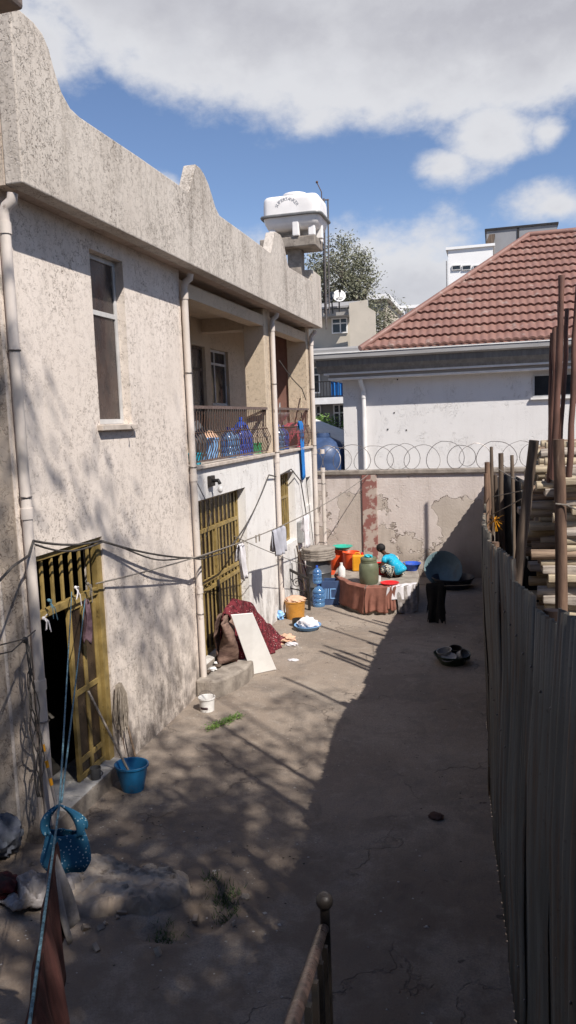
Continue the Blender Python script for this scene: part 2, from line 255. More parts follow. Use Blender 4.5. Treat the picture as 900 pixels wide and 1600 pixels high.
# ------------------------------------------------------------------ mesh helpers
class MB:
    def __init__(s): s.v = []; s.f = []; s.sm = []
    def add(s, vs, fs, smooth=False):
        o = len(s.v); s.v += [tuple(p) for p in vs]; s.f += [tuple(i+o for i in f) for f in fs]; s.sm += [smooth]*len(fs); return s
    def box(s, a, b_):
        x0, x1 = sorted((a[0], b_[0])); y0, y1 = sorted((a[1], b_[1])); z0, z1 = sorted((a[2], b_[2]))
        return s.add([(x0, y0, z0), (x1, y0, z0), (x1, y1, z0), (x0, y1, z0), (x0, y0, z1), (x1, y0, z1), (x1, y1, z1), (x0, y1, z1)], [(0, 3, 2, 1), (4, 5, 6, 7), (0, 1, 5, 4), (1, 2, 6, 5), (2, 3, 7, 6), (3, 0, 4, 7)])
    def obox(s, c, size, mat=None):
        h = [q/2 for q in size]; t = MB().box([-q for q in h], h); mt = mat or Matrix.Identity(3)
        return s.add([Vector(c)+mt @ Vector(p) for p in t.v], t.f)
    def bar(s, p, q, w_, h_=None):
        p = Vector(p); q = Vector(q); d = (q-p); L = d.length; z = d.normalized(); up = Vector((0, 0, 1)) if abs(z.z) < .95 else Vector((0, 1, 0)); x = up.cross(z).normalized(); y = z.cross(x)
        return s.obox((p+q)/2, (w_, h_ or w_, L), Matrix((x, y, z)).transposed())
    def tube(s, pts, r, seg=8, caps=True, close=False):
        pts = [Vector(p) for p in pts]; n = len(pts); rs = r if isinstance(r, (list, tuple)) else [r]*n; rings = []; prev = None
        for i, p in enumerate(pts):
            t = (pts[min(i+1, n-1)]-pts[max(i-1, 0)]).normalized() if not close else (pts[(i+1) % n]-pts[i-1]).normalized()
            if prev is None: a = Vector((0, 0, 1)) if abs(t.z) < .9 else Vector((1, 0, 0)); x = a.cross(t).normalized()
            else: x = (prev-t*prev.dot(t)).normalized()
            prev = x; y = t.cross(x); rings.append([p+(x*math.cos(2*math.pi*k/seg)+y*math.sin(2*math.pi*k/seg))*rs[i] for k in range(seg)])
        vs = [q for g in rings for q in g]; fs = []
        for i in range(n if close else n-1):
            j = (i+1) % n
            for k in range(seg): k2 = (k+1) % seg; fs.append((i*seg+k, i*seg+k2, j*seg+k2, j*seg+k))
        s.add(vs, fs, True)
        if caps and not close: s.add(rings[0], [tuple(range(seg))[::-1]]); s.add(rings[-1], [tuple(range(seg))])
        return s
    def lathe(s, prof, c=(0, 0, 0), seg=24, sx=1, sy=1, smooth=True, squareness=0):
        vs = []; c = Vector(c)
        for (r, z) in prof:
            for k in range(seg):
                a = 2*math.pi*k/seg; q = 1
                if squareness: q = 1/((abs(math.cos(a))**squareness+abs(math.sin(a))**squareness)**(1/squareness))
                vs.append(c+Vector((r*q*math.cos(a)*sx, r*q*math.sin(a)*sy, z)))
        fs = [(i*seg+k, i*seg+(k+1) % seg, (i+1)*seg+(k+1) % seg, (i+1)*seg+k) for i in range(len(prof)-1) for k in range(seg)]
        return s.add(vs, fs, smooth)
    def prism(s, poly, axis, a, b_):
        "poly: list of 2D points in the other two axes; extruded between a and b_"
        def P(u, v, t): return {'x': (t, u, v), 'y': (u, t, v), 'z': (u, v, t)}[axis]
        n = len(poly); vs = [P(u, v, a) for u, v in poly]+[P(u, v, b_) for u, v in poly]
        return s.add(vs, [tuple(range(n))[::-1], tuple(range(n, 2*n))]+[(i, (i+1) % n, n+(i+1) % n, n+i) for i in range(n)])
    def grid(s, fn, nu, nv, smooth=True):
        vs = [fn(i/nu, j/nv) for j in range(nv+1) for i in range(nu+1)]
        return s.add(vs, [(j*(nu+1)+i, j*(nu+1)+i+1, (j+1)*(nu+1)+i+1, (j+1)*(nu+1)+i) for j in range(nv) for i in range(nu)], smooth)
    def sphere(s, c, r, seg=16, rings=10, sc=(1, 1, 1)):
        c = Vector(c); vs = []
        for i in range(rings+1):
            th = math.pi*i/rings
            for k in range(seg): a = 2*math.pi*k/seg; vs.append(c+Vector((r*math.sin(th)*math.cos(a)*sc[0], r*math.sin(th)*math.sin(a)*sc[1], r*math.cos(th)*sc[2])))
        return s.add(vs, [(i*seg+k, i*seg+(k+1) % seg, (i+1)*seg+(k+1) % seg, (i+1)*seg+k) for i in range(rings) for k in range(seg)], True)
    def build(s, name, mat, parent=None, bevel=0, solid=0, sub=0, recalc=True):
        me = bpy.data.meshes.new(name); off = parent_loc(parent)
        me.from_pydata([(p[0]-off[0], p[1]-off[1], p[2]-off[2]) for p in s.v] if parent is not None and not getattr(parent, 'get', lambda k: None)('_local') else s.v, [], s.f)
        if recalc:
            bm = bmesh.new(); bm.from_mesh(me); bmesh.ops.remove_doubles(bm, verts=bm.verts, dist=1e-6); bmesh.ops.recalc_face_normals(bm, faces=bm.faces); bm.to_mesh(me); bm.free()
        me.materials.append(M[mat] if isinstance(mat, str) else mat)
        if all(s.sm) or any(s.sm):
            if not all(s.sm): me.set_sharp_from_angle(angle=R(40)) if hasattr(me, 'set_sharp_from_angle') else None
            for p in me.polygons: p.use_smooth = True
            if hasattr(me, 'set_sharp_from_angle'): me.set_sharp_from_angle(angle=R(50))
        o = bpy.data.objects.new(name, me); col.objects.link(o)
        if parent is not None: o.parent = parent
        if solid: md = o.modifiers.new('solid', 'SOLIDIFY'); md.thickness = solid; md.offset = 0
        if sub: md = o.modifiers.new('sub', 'SUBSURF'); md.levels = sub; md.render_levels = sub
        if bevel: md = o.modifiers.new('bevel', 'BEVEL'); md.width = bevel; md.segments = 2; md.limit_method = 'ANGLE'
        return o
def parent_loc(p):
    v = Vector((0, 0, 0))
    while p is not None: v += p.location; p = p.parent
    return v
def thing(name, label, cat, loc=(0, 0, 0), rz=0, group=None, local=False):
    o = bpy.data.objects.new(name, None); col.objects.link(o); o.location = loc; o.rotation_euler = (0, 0, rz); o.empty_display_size = .1
    o['label'] = label; o['category'] = cat
    if group: o['group'] = group
    if local: o['_local'] = 1
    return o
def tag(o, label, cat, group=None, kind=None):
    if label: o['label'] = label
    if cat: o['category'] = cat
    if group: o['group'] = group
    if kind: o['kind'] = kind
    return o
def struct(o): o['kind'] = 'structure'; return o
def copy_tree(o, parent=None):
    c = o.copy(); col.objects.link(c)
    if parent is not None: c.parent = parent
    for ch in list(o.children): copy_tree(ch, c)
    return c
def wall_x(mb, x, th, ys, zs, holes):
    "wall with its outer face at x, th thick towards -x, openings (y0,y1,z0,z1)"
    Y = sorted({*ys, *[q for h in holes for q in h[:2]]}); Z = sorted({*zs, *[q for h in holes for q in h[2:]]})
    def full(i, j):
        if i < 0 or j < 0 or i >= len(Y)-1 or j >= len(Z)-1: return False
        cy = (Y[i]+Y[i+1])/2; cz = (Z[j]+Z[j+1])/2
        return not any(h[0] < cy < h[1] and h[2] < cz < h[3] for h in holes)
    for i in range(len(Y)-1):
        for j in range(len(Z)-1):
            if not full(i, j): continue
            y0, y1, z0, z1 = Y[i], Y[i+1], Z[j], Z[j+1]; a = x; b_ = x-th
            mb.add([(a, y0, z0), (a, y1, z0), (a, y1, z1), (a, y0, z1)], [(0, 1, 2, 3)]); mb.add([(b_, y0, z0), (b_, y1, z0), (b_, y1, z1), (b_, y0, z1)], [(3, 2, 1, 0)])
            for (di, dj, q) in ((-1, 0, [(y0, z0), (y0, z1)]), (1, 0, [(y1, z0), (y1, z1)]), (0, -1, [(y0, z0), (y1, z0)]), (0, 1, [(y0, z1), (y1, z1)])):
                if not full(i+di, j+dj): (ya, za), (yb, zb) = q; mb.add([(a, ya, za), (b_, ya, za), (b_, yb, zb), (a, yb, zb)], [(0, 1, 2, 3)])
    return mb
def hsh(*a): 
    x = math.sin(sum(q*k for q, k in zip(a, (12.9898, 78.233, 37.719))))*43758.5453; return x-math.floor(x)
def vnoise(x, y):
    xi, yi = math.floor(x), math.floor(y); fx, fy = x-xi, y-yi; fx = fx*fx*(3-2*fx); fy = fy*fy*(3-2*fy)
    return (hsh(xi, yi)*(1-fx)+hsh(xi+1, yi)*fx)*(1-fy)+(hsh(xi, yi+1)*(1-fx)+hsh(xi+1, yi+1)*fx)*fy
def fbm(x, y, n=4): return sum(vnoise(x*2**i+i*7.3, y*2**i-i*3.1)/2**i for i in range(n))/(2-2**(1-n))

# ------------------------------------------------------------------ ground
def mound_h(x, y):
    h = 0
    for (cx, cy, rx, ry, hh) in ((-4.5, 5.1, .40, .45, .2),):
        d = ((x-cx)/rx)**2+((y-cy)/ry)**2
        if d < 1: h = max(h, hh*min(1, (1-d)*2.2)**.7*(.7+.6*fbm(x*6, y*6)))
    for (cx, cy, rx, ry, hh) in ((-2.22, 5.42, .20, .36, .14), (-2.5, 5.02, .36, .12, .08)):
        d = ((x-cx)/rx)**2+((y-cy)/ry)**2
        if d < 1: h -= hh*(1-d)
    return h
def gz(x, y):
    h = .03*(fbm(x*.5, y*.5)-.5)+.012*(fbm(x*2.5, y*2.5)-.5)*(1.6 if y < 7 else .8)
    if y < 8 : h += .02*(fbm(x*6+9, y*6)-.5)
    return h+mound_h(x, y)+.015
def yard(u, v): x = -5.4+u*(7.0); y = -3+v*21.6; return (x, y, gz(x, y) if x > -4.2 or y < 6 else -.02)
g = MB().grid(lambda u, v: (-5.4+u*6.9, -3+(v**1.0)*21.55, 0), 230, 520)
g.v = [(x, y, gz(x, y)) for x, y, z in g.v]
struct(g.build('yard_ground', 'ground'))
M['bounce_slab'] = mk('pale_bounce_concrete', (.50, .46, .41), (.40, .36, .32), 2, .9, .3)
struct(MB().box((-6.2, 18.75, -.3), (13, 21.88, -.06)).build('bounce_slab', 'bounce_slab'))  # unseen pale slab added to bounce sunlight up onto the white house
struct(MB().grid(lambda u, v: (-600+1200*u, -300+1400*v, -.25), 4, 4).build('ground', 'earth'))

# ------------------------------------------------------------------ the two-storey house on the left
WX = -4.16; PX = -3.84; Y0 = 5.96; Y1 = 17.62
house = thing('two_storey_house', 'long cream stuccoed two-storey house with scalloped parapet and recessed balcony', 'house', (WX, 12, 0))
mb = MB()
win = (7.6, 8.36, 3.93, 5.79); dr = (6.2, 7.47, .2, 2.72)
wall_x(mb, WX, .24, (Y0, 10.03), (-.3, 6.02), [win, dr]); mb.build('wall', 'stucco', house)
mb = MB(); d2 = (10.25, 12.5, .35, 2.79); w3 = (14.55, 15.85, 1.35, 2.83); w4 = (16.86, 17.3, 1.95, 2.6)
wall_x(mb, WX-.004, .24, (10.03, Y1), (-.3, 3.24), [d2, w3, w4]); tag(mb.build('wall', 'plaster_white', house), 'white plastered ground floor wall', None)
mb = MB().box((WX-.24, Y0, -.3), (-12, Y0+.22, 6.02)); mb.build('wall', 'stucco_side', house)
mb = MB().box((WX-.004, Y0-.008, -.3), (WX-.2, Y0, 6.0)); tag(mb.build('wall', 'stucco_side', house), 'stained corner return facing the stairs', None)
mb = MB().box((-12, Y1-.22, -.3), (WX-.3, Y1-.003, 6.02)); mb.build('wall', 'stucco', house)
mb = MB().box((-12, Y0, -.3), (-11.8, Y1, 6.02)); mb.build('wall', 'stucco', house)
# balcony recess
BX = -5.4
mb = MB(); wall_x(mb, BX, .2, (9.9, Y1-.1), (3.2, 6.0), [(13.45, 14.12, 3.3, 5.36), (14.42, 15.45, 4.25, 5.36)]); tag(mb.build('wall', 'stucco_balcony', house), 'back wall of the balcony', None)
MB().box((WX-.24, 9.83, 3.3), (BX, 10.0, 6.0)).build('wall', 'stucco_balcony', house)
mb = MB().box((BX, 17.36, 4.08), (-4.62, Y1-.24, 5.99)); tag(mb.build('wall', 'tile_wall', house), 'dark reddish end wall of the balcony', None)
mb = MB().box((BX, 17.35, 3.3), (-4.62, Y1-.24, 4.08)); tag(mb.build('wall_tiles', 'dado', house), None, None)
MB().box((-4.565, 13.98, 3.3), (WX-.003, 14.42, 6.0)).build('column', 'stucco_balcony', house, bevel=.012)
MB().box((-4.62, 17.3, 3.3), (WX-.003, Y1-.003, 6.0)).build('column', 'stucco_balcony', house, bevel=.012)
MB().box((-5.5, 10.03, 3.12), (WX-.25, Y1-.01, 3.28)).build('balcony_slab', 'concrete', house)
MB().box((WX-.26, 10.04, 3.245), (WX+.05, Y1+.02, 3.30)).build('balcony_edge', 'wood_sill', house, bevel=.008)
MB().box((-5.39, 10.03, 5.86), (WX-.25, Y1-.25, 6.0)).build('ceiling', 'stucco_balcony', house)
for (a, b_) in (((BX, 14.0, 5.62), (-4.57, 14.35, 5.857)), ((-4.42, 10.04, 5.66), (WX-.01, 13.97, 5.857)), ((-4.42, 14.43, 5.66), (WX-.01, 17.29, 5.857))): MB().box(a, b_).build('beam', 'stucco_balcony', house)
# parapet with raised shoulders
prof = [(Y0, 5.97), (Y0, 7.40), (6.30, 7.395), (6.44, 7.36), (6.53, 7.27), (6.60, 7.12), (6.70, 6.97), (6.84, 6.88), (7.0, 6.86)]
prof += [(8.3, 6.885), (9.735, 6.895), (9.80, 6.98), (10.0, 7.30), (10.03, 7.325), (10.2, 7.325), (10.34, 7.29), (10.5, 7.20), (10.62, 7.08), (10.74, 6.95), (10.9, 6.875)]
prof += [(12.2, 6.87), (13.50, 6.86), (13.58, 6.95), (13.82, 7.28), (13.88, 7.30), (14.2, 7.32), (14.36, 7.28), (14.48, 7.18), (14.6, 7.0), (14.72, 6.86), (14.8, 6.83)]
prof += [(16.7, 6.88), (16.72, 7.13), (Y1-.02, 7.13), (Y1, 7.12), (Y1, 5.97)]
mb = MB().prism(prof, 'x', PX, PX-.17); mb.build('parapet', 'stucco_parapet', house, bevel=.012)
pp = [(-12, 5.97), (-12, 6.9), (-6.2, 6.9), (-5.9, 7.0), (-5.7, 7.25), (-5.5, 7.4), (PX-.172, 7.4), (PX-.172, 5.97)]
MB().prism(pp, 'y', Y0-.003, Y0+.16).build('parapet', 'stucco_side', house)
MB().box((-12, Y1-.17, 5.97), (PX-.175, Y1-.004, 6.9)).build('parapet', 'stucco_parapet', house)
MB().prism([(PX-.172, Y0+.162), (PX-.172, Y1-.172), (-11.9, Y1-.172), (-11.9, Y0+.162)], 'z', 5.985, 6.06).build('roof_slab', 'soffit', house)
MB().box((-11.8, Y0+.2, 6.03), (PX-.2, Y1-.2, 6.1)).build('roof', 'concrete', house)
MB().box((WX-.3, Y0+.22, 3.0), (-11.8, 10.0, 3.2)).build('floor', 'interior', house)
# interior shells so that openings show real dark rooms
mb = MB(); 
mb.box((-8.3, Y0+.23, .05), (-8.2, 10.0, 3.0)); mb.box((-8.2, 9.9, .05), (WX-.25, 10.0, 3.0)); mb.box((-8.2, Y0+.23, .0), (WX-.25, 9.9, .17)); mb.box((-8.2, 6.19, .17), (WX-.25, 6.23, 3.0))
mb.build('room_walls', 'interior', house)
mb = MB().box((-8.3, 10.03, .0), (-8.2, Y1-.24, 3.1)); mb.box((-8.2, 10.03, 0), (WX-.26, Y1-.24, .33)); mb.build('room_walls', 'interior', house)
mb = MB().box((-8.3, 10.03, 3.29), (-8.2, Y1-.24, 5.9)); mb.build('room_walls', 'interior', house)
# upper window
fr = MB(); gx = WX-.10
def frame(mb, x, y0, y1, z0, z1, t=.05, d=.05, mull=()):
    mb.box((x, y0, z0), (x-d, y1, z0+t)); mb.box((x, y0, z1-t), (x-d, y1, z1)); mb.box((x-.001, y0, z0+t), (x-d, y0+t, z1-t)); mb.box((x-.001, y1-t, z0+t), (x-d, y1, z1-t))
    for k in mull:
        if k[0] == 'h': mb.box((x-.002, y0+t, k[1]-t/2), (x-d+.002, y1-t, k[1]+t/2))
        else: mb.box((x-.003, k[1]-t/2, z0+t), (x-d+.003, k[1]+t/2, z1-t))
frame(fr, gx, win[0]+.003, win[1]-.003, win[2]+.003, win[3]-.003, .055, .05, [('h', 5.16)])
wf = fr.build('window', 'alu', house, bevel=.004); tag(wf, 'tall narrow upper window', None)
MB().box((gx-.02, win[0]+.05, win[2]+.05), (gx-.03, win[1]-.05, win[3]-.05)).build('pane', 'glass', wf)
MB().box((WX+.07, win[0]-.07, 3.862), (WX-.1, win[1]+.02, 3.926)).build('sill', 'wood_sill', wf, bevel=.008)
mb = MB().tube([(WX+.075, 8.18, 3.90), (WX+.10, 8.18, 3.86), (WX+.095, 8.18, 3.80), (WX+.075, 8.18, 3.79)], .006, 6); mb.build('hook', 'wire', wf)
# balcony door and window
dw = MB(); frame(dw, BX-.06, 13.455, 14.115, 3.305, 5.355, .05, .05, [('h', 4.93), ('h', 4.1)]); dwo = dw.build('door', 'dark_wood', house); MB().box((BX-.08, 13.5, 3.35), (BX-.09, 14.07, 5.3)).build('pane', 'glass', dwo)
dw = MB(); frame(dw, BX-.06, 14.425, 15.445, 4.255, 5.355, .045, .05, [('h', 5.08), ('v', 14.78)]); dwo = dw.build('window', 'alu', house); MB().box((BX-.08, 14.46, 4.29), (BX-.09, 15.4, 5.32)).build('pane', 'glass_clear', dwo)
MB().box((BX+.06, 14.38, 4.2), (BX-.05, 15.5, 4.248)).build('sill', 'wood_sill', dwo)
# entrance door near
def bars(mb, x, y0, y1, z0, z1, n, w_=.03, d=.03):
    for i in range(n): y = y0+(y1-y0)*(i+.5)/n; mb.box((x, y-w_/2, z0), (x-d, y+w_/2, z1))
ed = MB(); X = WX-.03
ed.box((X, 6.203, 2.66), (X-.06, 7.467, 2.717)); ed.box((X+.001, 6.25, 2.10), (X-.05, 7.38, 2.18)); ed.box((X+.012, 7.36, .2), (X-.06, 7.467, 2.66)); ed.box((X-.002, 6.203, 2.18), (X-.05, 6.245, 2.66))
bars(ed, X-.01, 6.28, 7.32, 2.18, 2.66, 6, .032)
eo = ed.build('door', 'yellow', house, bevel=.004); tag(eo, 'ochre steel entrance door standing half open', None)
lf = MB(); X2 = X-.03; ya, yb = 6.80, 7.355
frame(lf, X2, ya, yb, .215, 2.095, .06, .04, [('h', 1.15), ('h', .42), ('v', (ya+yb)/2)]); lf.build('door_leaf', 'yellow', eo, bevel=.004)
MB().box((X2-.018, ya+.05, .25), (X2-.026, yb-.05, 2.05)).build('door_panel', 'brown_glass', eo)
# open leaf folded back into the room
lf = MB(); lf.box((X-.10, 6.26, .215), (X-.62, 6.295, 2.09)); lf.build('door_leaf', 'yellow', eo)
mb = MB().box((-4.05, 5.99, .0), (WX-.2, 7.50, .192)); st = mb.build('doorstep', 'concrete', house, bevel=.01)
M['tile'] = mk('pale_floor_tile', (.50, .48, .46), (.38, .36, .34), 4, .35, dirt=((.2, .17, .15), 5, .58))
mb = MB()
for i in range(4):
    for j in range(2): mb.box((-4.052-j*.28, 6.24+i*.30, .192), (-4.052-j*.28-.274, 6.24+i*.30+.294, .203))
mb.build('step_tiles', 'tile', house, bevel=.003)
# second door: full-height grille of ochre bars
g2 = MB(); X = WX-.15; y0, y1, z0, z1 = 10.25, 12.5, .35, 2.79
g2.box((X, y0+.003, z1-.06), (X-.05, y1-.003, z1-.003)); g2.box((X, y0+.003, z0+.003), (X-.05, y1-.003, z0+.06)); g2.box((X+.001, y0+.003, z0+.06), (X-.05, y0+.06, z1-.06)); g2.box((X+.001, y1-.06, z0+.06), (X-.05, y1-.003, z1-.06))
for z in (2.24, 1.45, 1.32): g2.box((X+.002, y0+.06, z), (X-.045, y1-.06, z+.06))
g2.box((X+.003, 11.35, z0+.06), (X-.047, 11.43, 2.24))
bars(g2, X-.008, y0+.08, 11.34, z0+.06, 2.24, 6, .05, .008); bars(g2, X-.008, 11.45, y1-.07, z0+.06, 2.24, 6, .05, .008); bars(g2, X-.008, y0+.08, y1-.07, 2.30, z1-.06, 11, .05, .008)
g2o = g2.build('door', 'yellow', house, bevel=.003); tag(g2o, 'wide ochre barred double door under the balcony', None)
MB().box((X-.055, y0+.01, z0+.01), (X-.075, y1-.01, z1-.01)).build('door_panel', 'brown_glass', g2o)
MB().box((X+.03, 11.30, 1.22), (X, 11.36, 1.42)).build('latch', 'black_iron', g2o, bevel=.005)
# grille window
g3 = MB(); X = WX-.15; y0, y1, z0, z1 = w3
frame(g3, X, y0+.003, y1-.003, z0+.003, z1-.003, .05, .04, [('h', 2.3)]); bars(g3, X-.005, y0+.05, y1-.05, z0+.05, z1-.05, 8, .032, .025); g3o = g3.build('window', 'yellow', house)
MB().box((X-.05, y0+.01, z0+.01), (X-.06, y1-.01, z1-.01)).build('pane', 'brown_glass', g3o)
MB().box((WX-.12, w4[0], w4[2]), (WX-.14, w4[1], w4[3])).build('window', 'glass', house)
# step below the double door
def blobpoly(pts, z0, z1, mb, top_noise=.01): return mb.prism(pts, 'z', z0, z1)
sp = [(WX+.003, 9.86), (-3.95, 9.84), (-3.8, 9.92), (-3.68, 10.2), (-3.6, 10.55), (-3.62, 10.9), (-3.72, 11.25), (-3.82, 11.6), (-3.86, 12.6), (WX+.003, 12.6)]
sb = MB(); sb.prism(sp, 'z', -.05, .27); sb.build('doorstep', 'concrete', house, bevel=.03)
MB().box((WX+.004, 10.2, .272), (WX-.14, 12.55, .345)).build('doorstep', 'concrete', house, bevel=.01)
# drainpipes
def drain(y, x, z0, z1, r=.047, elbow=True, brackets=(1.2, 3.3, 4.6)):
    m = MB(); pts = [(x, y, z0), (x, y, z1-.25)]
    if elbow: pts += [(x, y, z1-.16), (x+.03, y, z1-.10), (x+.09, y, z1-.06), (x+.10, y, z1)]
    m.tube(pts, r, 12)
    for zc in (z0+1.5, z0+3.1, z1-.28): m.tube([(x, y, zc-.05), (x, y, zc+.05)], r+.009, 12)
    o = m.build('drainpipe', 'pvc', house)
    for z in brackets:
        k = MB()
        k.tube([(x+(r+.004)*math.cos(a), y+(r+.004)*math.sin(a), z) for a in [q*math.pi/8 for q in range(16)]], .008, 6, close=True); k.box((x-r, y-.01, z-.01), (WX+.002, y+.01, z+.01))
        k.build('bracket', 'wire', o)
drain(6.035, WX+.065, .05, 5.92); drain(10.03, WX+.065, .05, 5.92); drain(14.3, WX+.07, .05, 5.92); drain(17.5, WX+.07, .05, 5.92, .05); drain(17.56, WX+.24, .05, 3.0, .045, False, (1, 2.4))
# railings
def railing(y0, y1, base=3.34, top=4.16):
    r = MB(); x = WX-.01
    r.box((x+.03, y0, top-.045), (x-.03, y1, top)); r.box((x+.015, y0, base), (x-.015, y1, base+.025))
    ro = r.build('railing', 'rail_paint', house)
    b_ = MB(); n = int((y1-y0)/.105)
    for i in range(n+1):
        y = y0+.03+(y1-y0-.06)*i/n; pts = []
        for t in range(13):
            f = t/12; z = base+.02+(top-.05-base)*f; bel = .085*math.exp(-((f-.28)/.2)**2)-.02*math.exp(-((f-.62)/.12)**2); pts.append((x+bel, y, z))
        b_.tube(pts, .0085, 5, False)
        for f in (.34, .52): b_.sphere((x+.085*math.exp(-((f-.28)/.2)**2), y, base+(top-base)*f), .013, 6, 4)
    b_.build('baluster', 'iron', ro); return ro
railing(10.1, 13.95); railing(14.42, 17.28)
MB().bar((WX-.45, 13.96, 3.95), (WX, 13.9, 4.12), .04).build('brace', 'dark_wood', house)
# wall lamp with wires above the double door
lm = MB().box((WX, 10.72, 2.96), (WX+.06, 10.90, 3.12)).tube([(WX+.05, 10.80, 3.04), (WX+.14, 10.80, 3.05), (WX+.17, 10.80, 2.99)], .03, 8); lo_ = lm.build('wall_lamp', 'black_iron', house, bevel=.01)
MB().sphere((WX+.17, 10.80, 2.91), .04, 12, 8, (1, 1, 1.3)).build('bulb', 'white_plastic', lo_)
mb = MB().box((WX+.002, 15.9, 1.25), (WX+.12, 16.25, 1.72)); mo = mb.build('meter_box', 'steel_grey', house, bevel=.02)
MB().box((WX+.12, 15.96, 1.34), (WX+.127, 16.19, 1.62)).build('meter_lid', 'alu', mo, bevel=.004)
MB().tube([(-4.75, 10.8, 5.84), (-4.75, 10.8, 5.78)], .06, 10).tube([(-4.81, 10.8, 5.77), (-4.7, 10.9, 5.76)], .02, 6).build('ceiling_fixture', 'black_iron', house)
# pipes and antenna at the far end
a = thing('antenna_mast', 'thin steel antenna and pipes clamped to the far end of the parapet', 'antenna', (PX+.03, 17.7, 6))
MB().tube([(-3.76, 17.70, 5.95), (-3.74, 17.72, 8.85)], .022, 8).build('pipe', 'wire', a); MB().tube([(-3.70, 17.78, 6.3), (-3.66, 17.8, 8.85)], .018, 8).build('pipe', 'wire', a); MB().tube([(-3.80, 17.76, 6.3), (-3.79, 17.74, 9.0), (-3.88, 17.72, 9.2)], .012, 6).sphere((-3.885, 17.72, 9.22), .03, 8, 6).build('aerial', 'iron', a)
MB().tube([(-3.80, 17.74, 8.83), (-3.64, 17.8, 8.83)], .014, 6).build('crossbar', 'iron', a)

# ------------------------------------------------------------------ water tank and its stand
ws = thing('tank_stand', 'concrete slab on a short pillar above the parapet', 'tank stand', (-4.0, 16.3, 6.1))
MB().box((-4.75, 15.9, 7.455), (-3.56, 16.62, 7.66)).build('slab', 'concrete', ws, bevel=.02); MB().box((-4.215, 16.12, 6.1), (-3.93, 16.45, 7.455)).build('pillar', 'concrete', ws, bevel=.01)
tx, ty, tz = -4.06, 16.35, 7.66
tk = thing('water_tank', 'white plastic water tank with lid standing on the slab', 'water tank', (tx, ty, tz))
def sq(prof, n=8): return MB().lathe(prof, (tx, ty, tz), 64, 1, .85, True, n)
b_ = sq([(0.0, .14), (.44, .15), (.53, .20), (.58, .30), (.60, .40)], 9); b_.build('body', 'tank', tk)
b_ = sq([(.60, .44), (.597, .58), (.59, .72), (.577, .785), (.545, .82), (.45, .84), (0, .86)], 9); b_.build('body', 'tank', tk)
sq([(.60, .395), (.655, .40), (.665, .42), (.655, .445), (.60, .45)], 9).build('band', 'tank_band', tk)
MB().lathe([(.0, .97), (.14, .965), (.25, .945), (.27, .915), (.27, .88), (.25, .86)], (tx, ty, tz), 32).build('lid', 'tank', tk)
for k in range(8):
    a_ = [(-.42, -.36), (0.1, -.43), (.42, -.36), (-.42, .36), (.0, .43), (.42, .36), (-.5, 0), (.5, 0)][k]
    MB().prism([(tx+a_[0]-.07, ty+a_[1]-.06), (tx+a_[0]+.07, ty+a_[1]-.06), (tx+a_[0]+.07, ty+a_[1]+.06), (tx+a_[0]-.07, ty+a_[1]+.06)], 'z', tz, tz+.36).build('leg', 'tank', tk, bevel=.02)
def glyphs(txt, size):
    c_ = bpy.data.curves.new('t', 'FONT'); c_.body = txt; c_.size = size; c_.extrude = .004; c_.align_x = 'CENTER'
    o = bpy.data.objects.new('t', c_); col.objects.link(o); bpy.context.view_layer.update()
    me = bpy.data.meshes.new_from_object(o.evaluated_get(bpy.context.evaluated_depsgraph_get())); r = ([v.co.copy() for v in me.vertices], [tuple(p.vertices) for p in me.polygons])
    bpy.data.objects.remove(o); bpy.data.curves.remove(c_); bpy.data.meshes.remove(me); return r
mb = MB(); s_ = 'SUPERTANKER'
for i, ch in enumerate(s_):
    a_ = R(62-124*i/(len(s_)-1)); vs, fs = glyphs(ch, .095)
    out = []
    for v in vs:
        q = Vector((v.x*math.cos(a_)-v.y*math.sin(a_), v.x*math.sin(a_)+v.y*math.cos(a_)))
        cx_ = -.215*math.sin(a_)*1.0; cz_ = .215*math.cos(a_)
        out.append((tx-.06+cx_+q.x, ty-.52-v.z+.0, tz+.50+cz_+q.y))
    mb.add(out, fs)
mb.v = [(x, ty-.513+max(0, (z-tz-.44))*.03-(ty-.52-y)*.5, z) for x, y, z in mb.v]
mb.build('lettering', 'ink', tk)

# ------------------------------------------------------------------ back wall
BY = 18.5
bw = thing('boundary_wall', 'peeling beige boundary wall closing the far end of the yard', 'wall', (-1.5, BY, 0))
MB().box((-6.2, BY, -.3), (5.0, BY+.22, 2.52)).build('wall_face', 'back_wall', bw)
MB().box((-6.25, BY-.06, 2.523), (5.05, BY+.28, 2.63)).build('coping', 'concrete', bw, bevel=.02)
MB().box((-3.16, BY-.05, -.2), (-2.80, BY+.002, 2.52)).build('pillar', 'pillar_red', bw, bevel=.01)
rw = MB(); x = -4.3
pts = []; n = 0
turns = 22; rr = .31
for i in range(turns*22):
    t = i/22; k = int(t); fk = t-k; rad = rr*(.8+.35*(hsh(k, 3)*(1-fk)+hsh(k+1, 3)*fk)); pitch_ = .42
    a_ = 2*math.pi*t
    pts.append((-4.6+t*pitch_+.10*math.sin(t*1.7)+rad*.95*math.sin(a_), BY+.11+rad*math.sin(a_+.5+.6*math.sin(t*.9))*.5, 2.64+rr*.92+rad*math.cos(a_)*(.9+.2*hsh(k, 8))))
rwo = MB().tube(pts, .0075, 4, False)
for i in range(0, len(pts), 3):
    p = Vector(pts[i]); rwo.obox(p, (.028, .006, .006))
rw_ = rwo.build('razor_wire', 'wire'); tag(rw_, 'coil of razor wire looping along the top of the peeling end wall', 'razor wire')

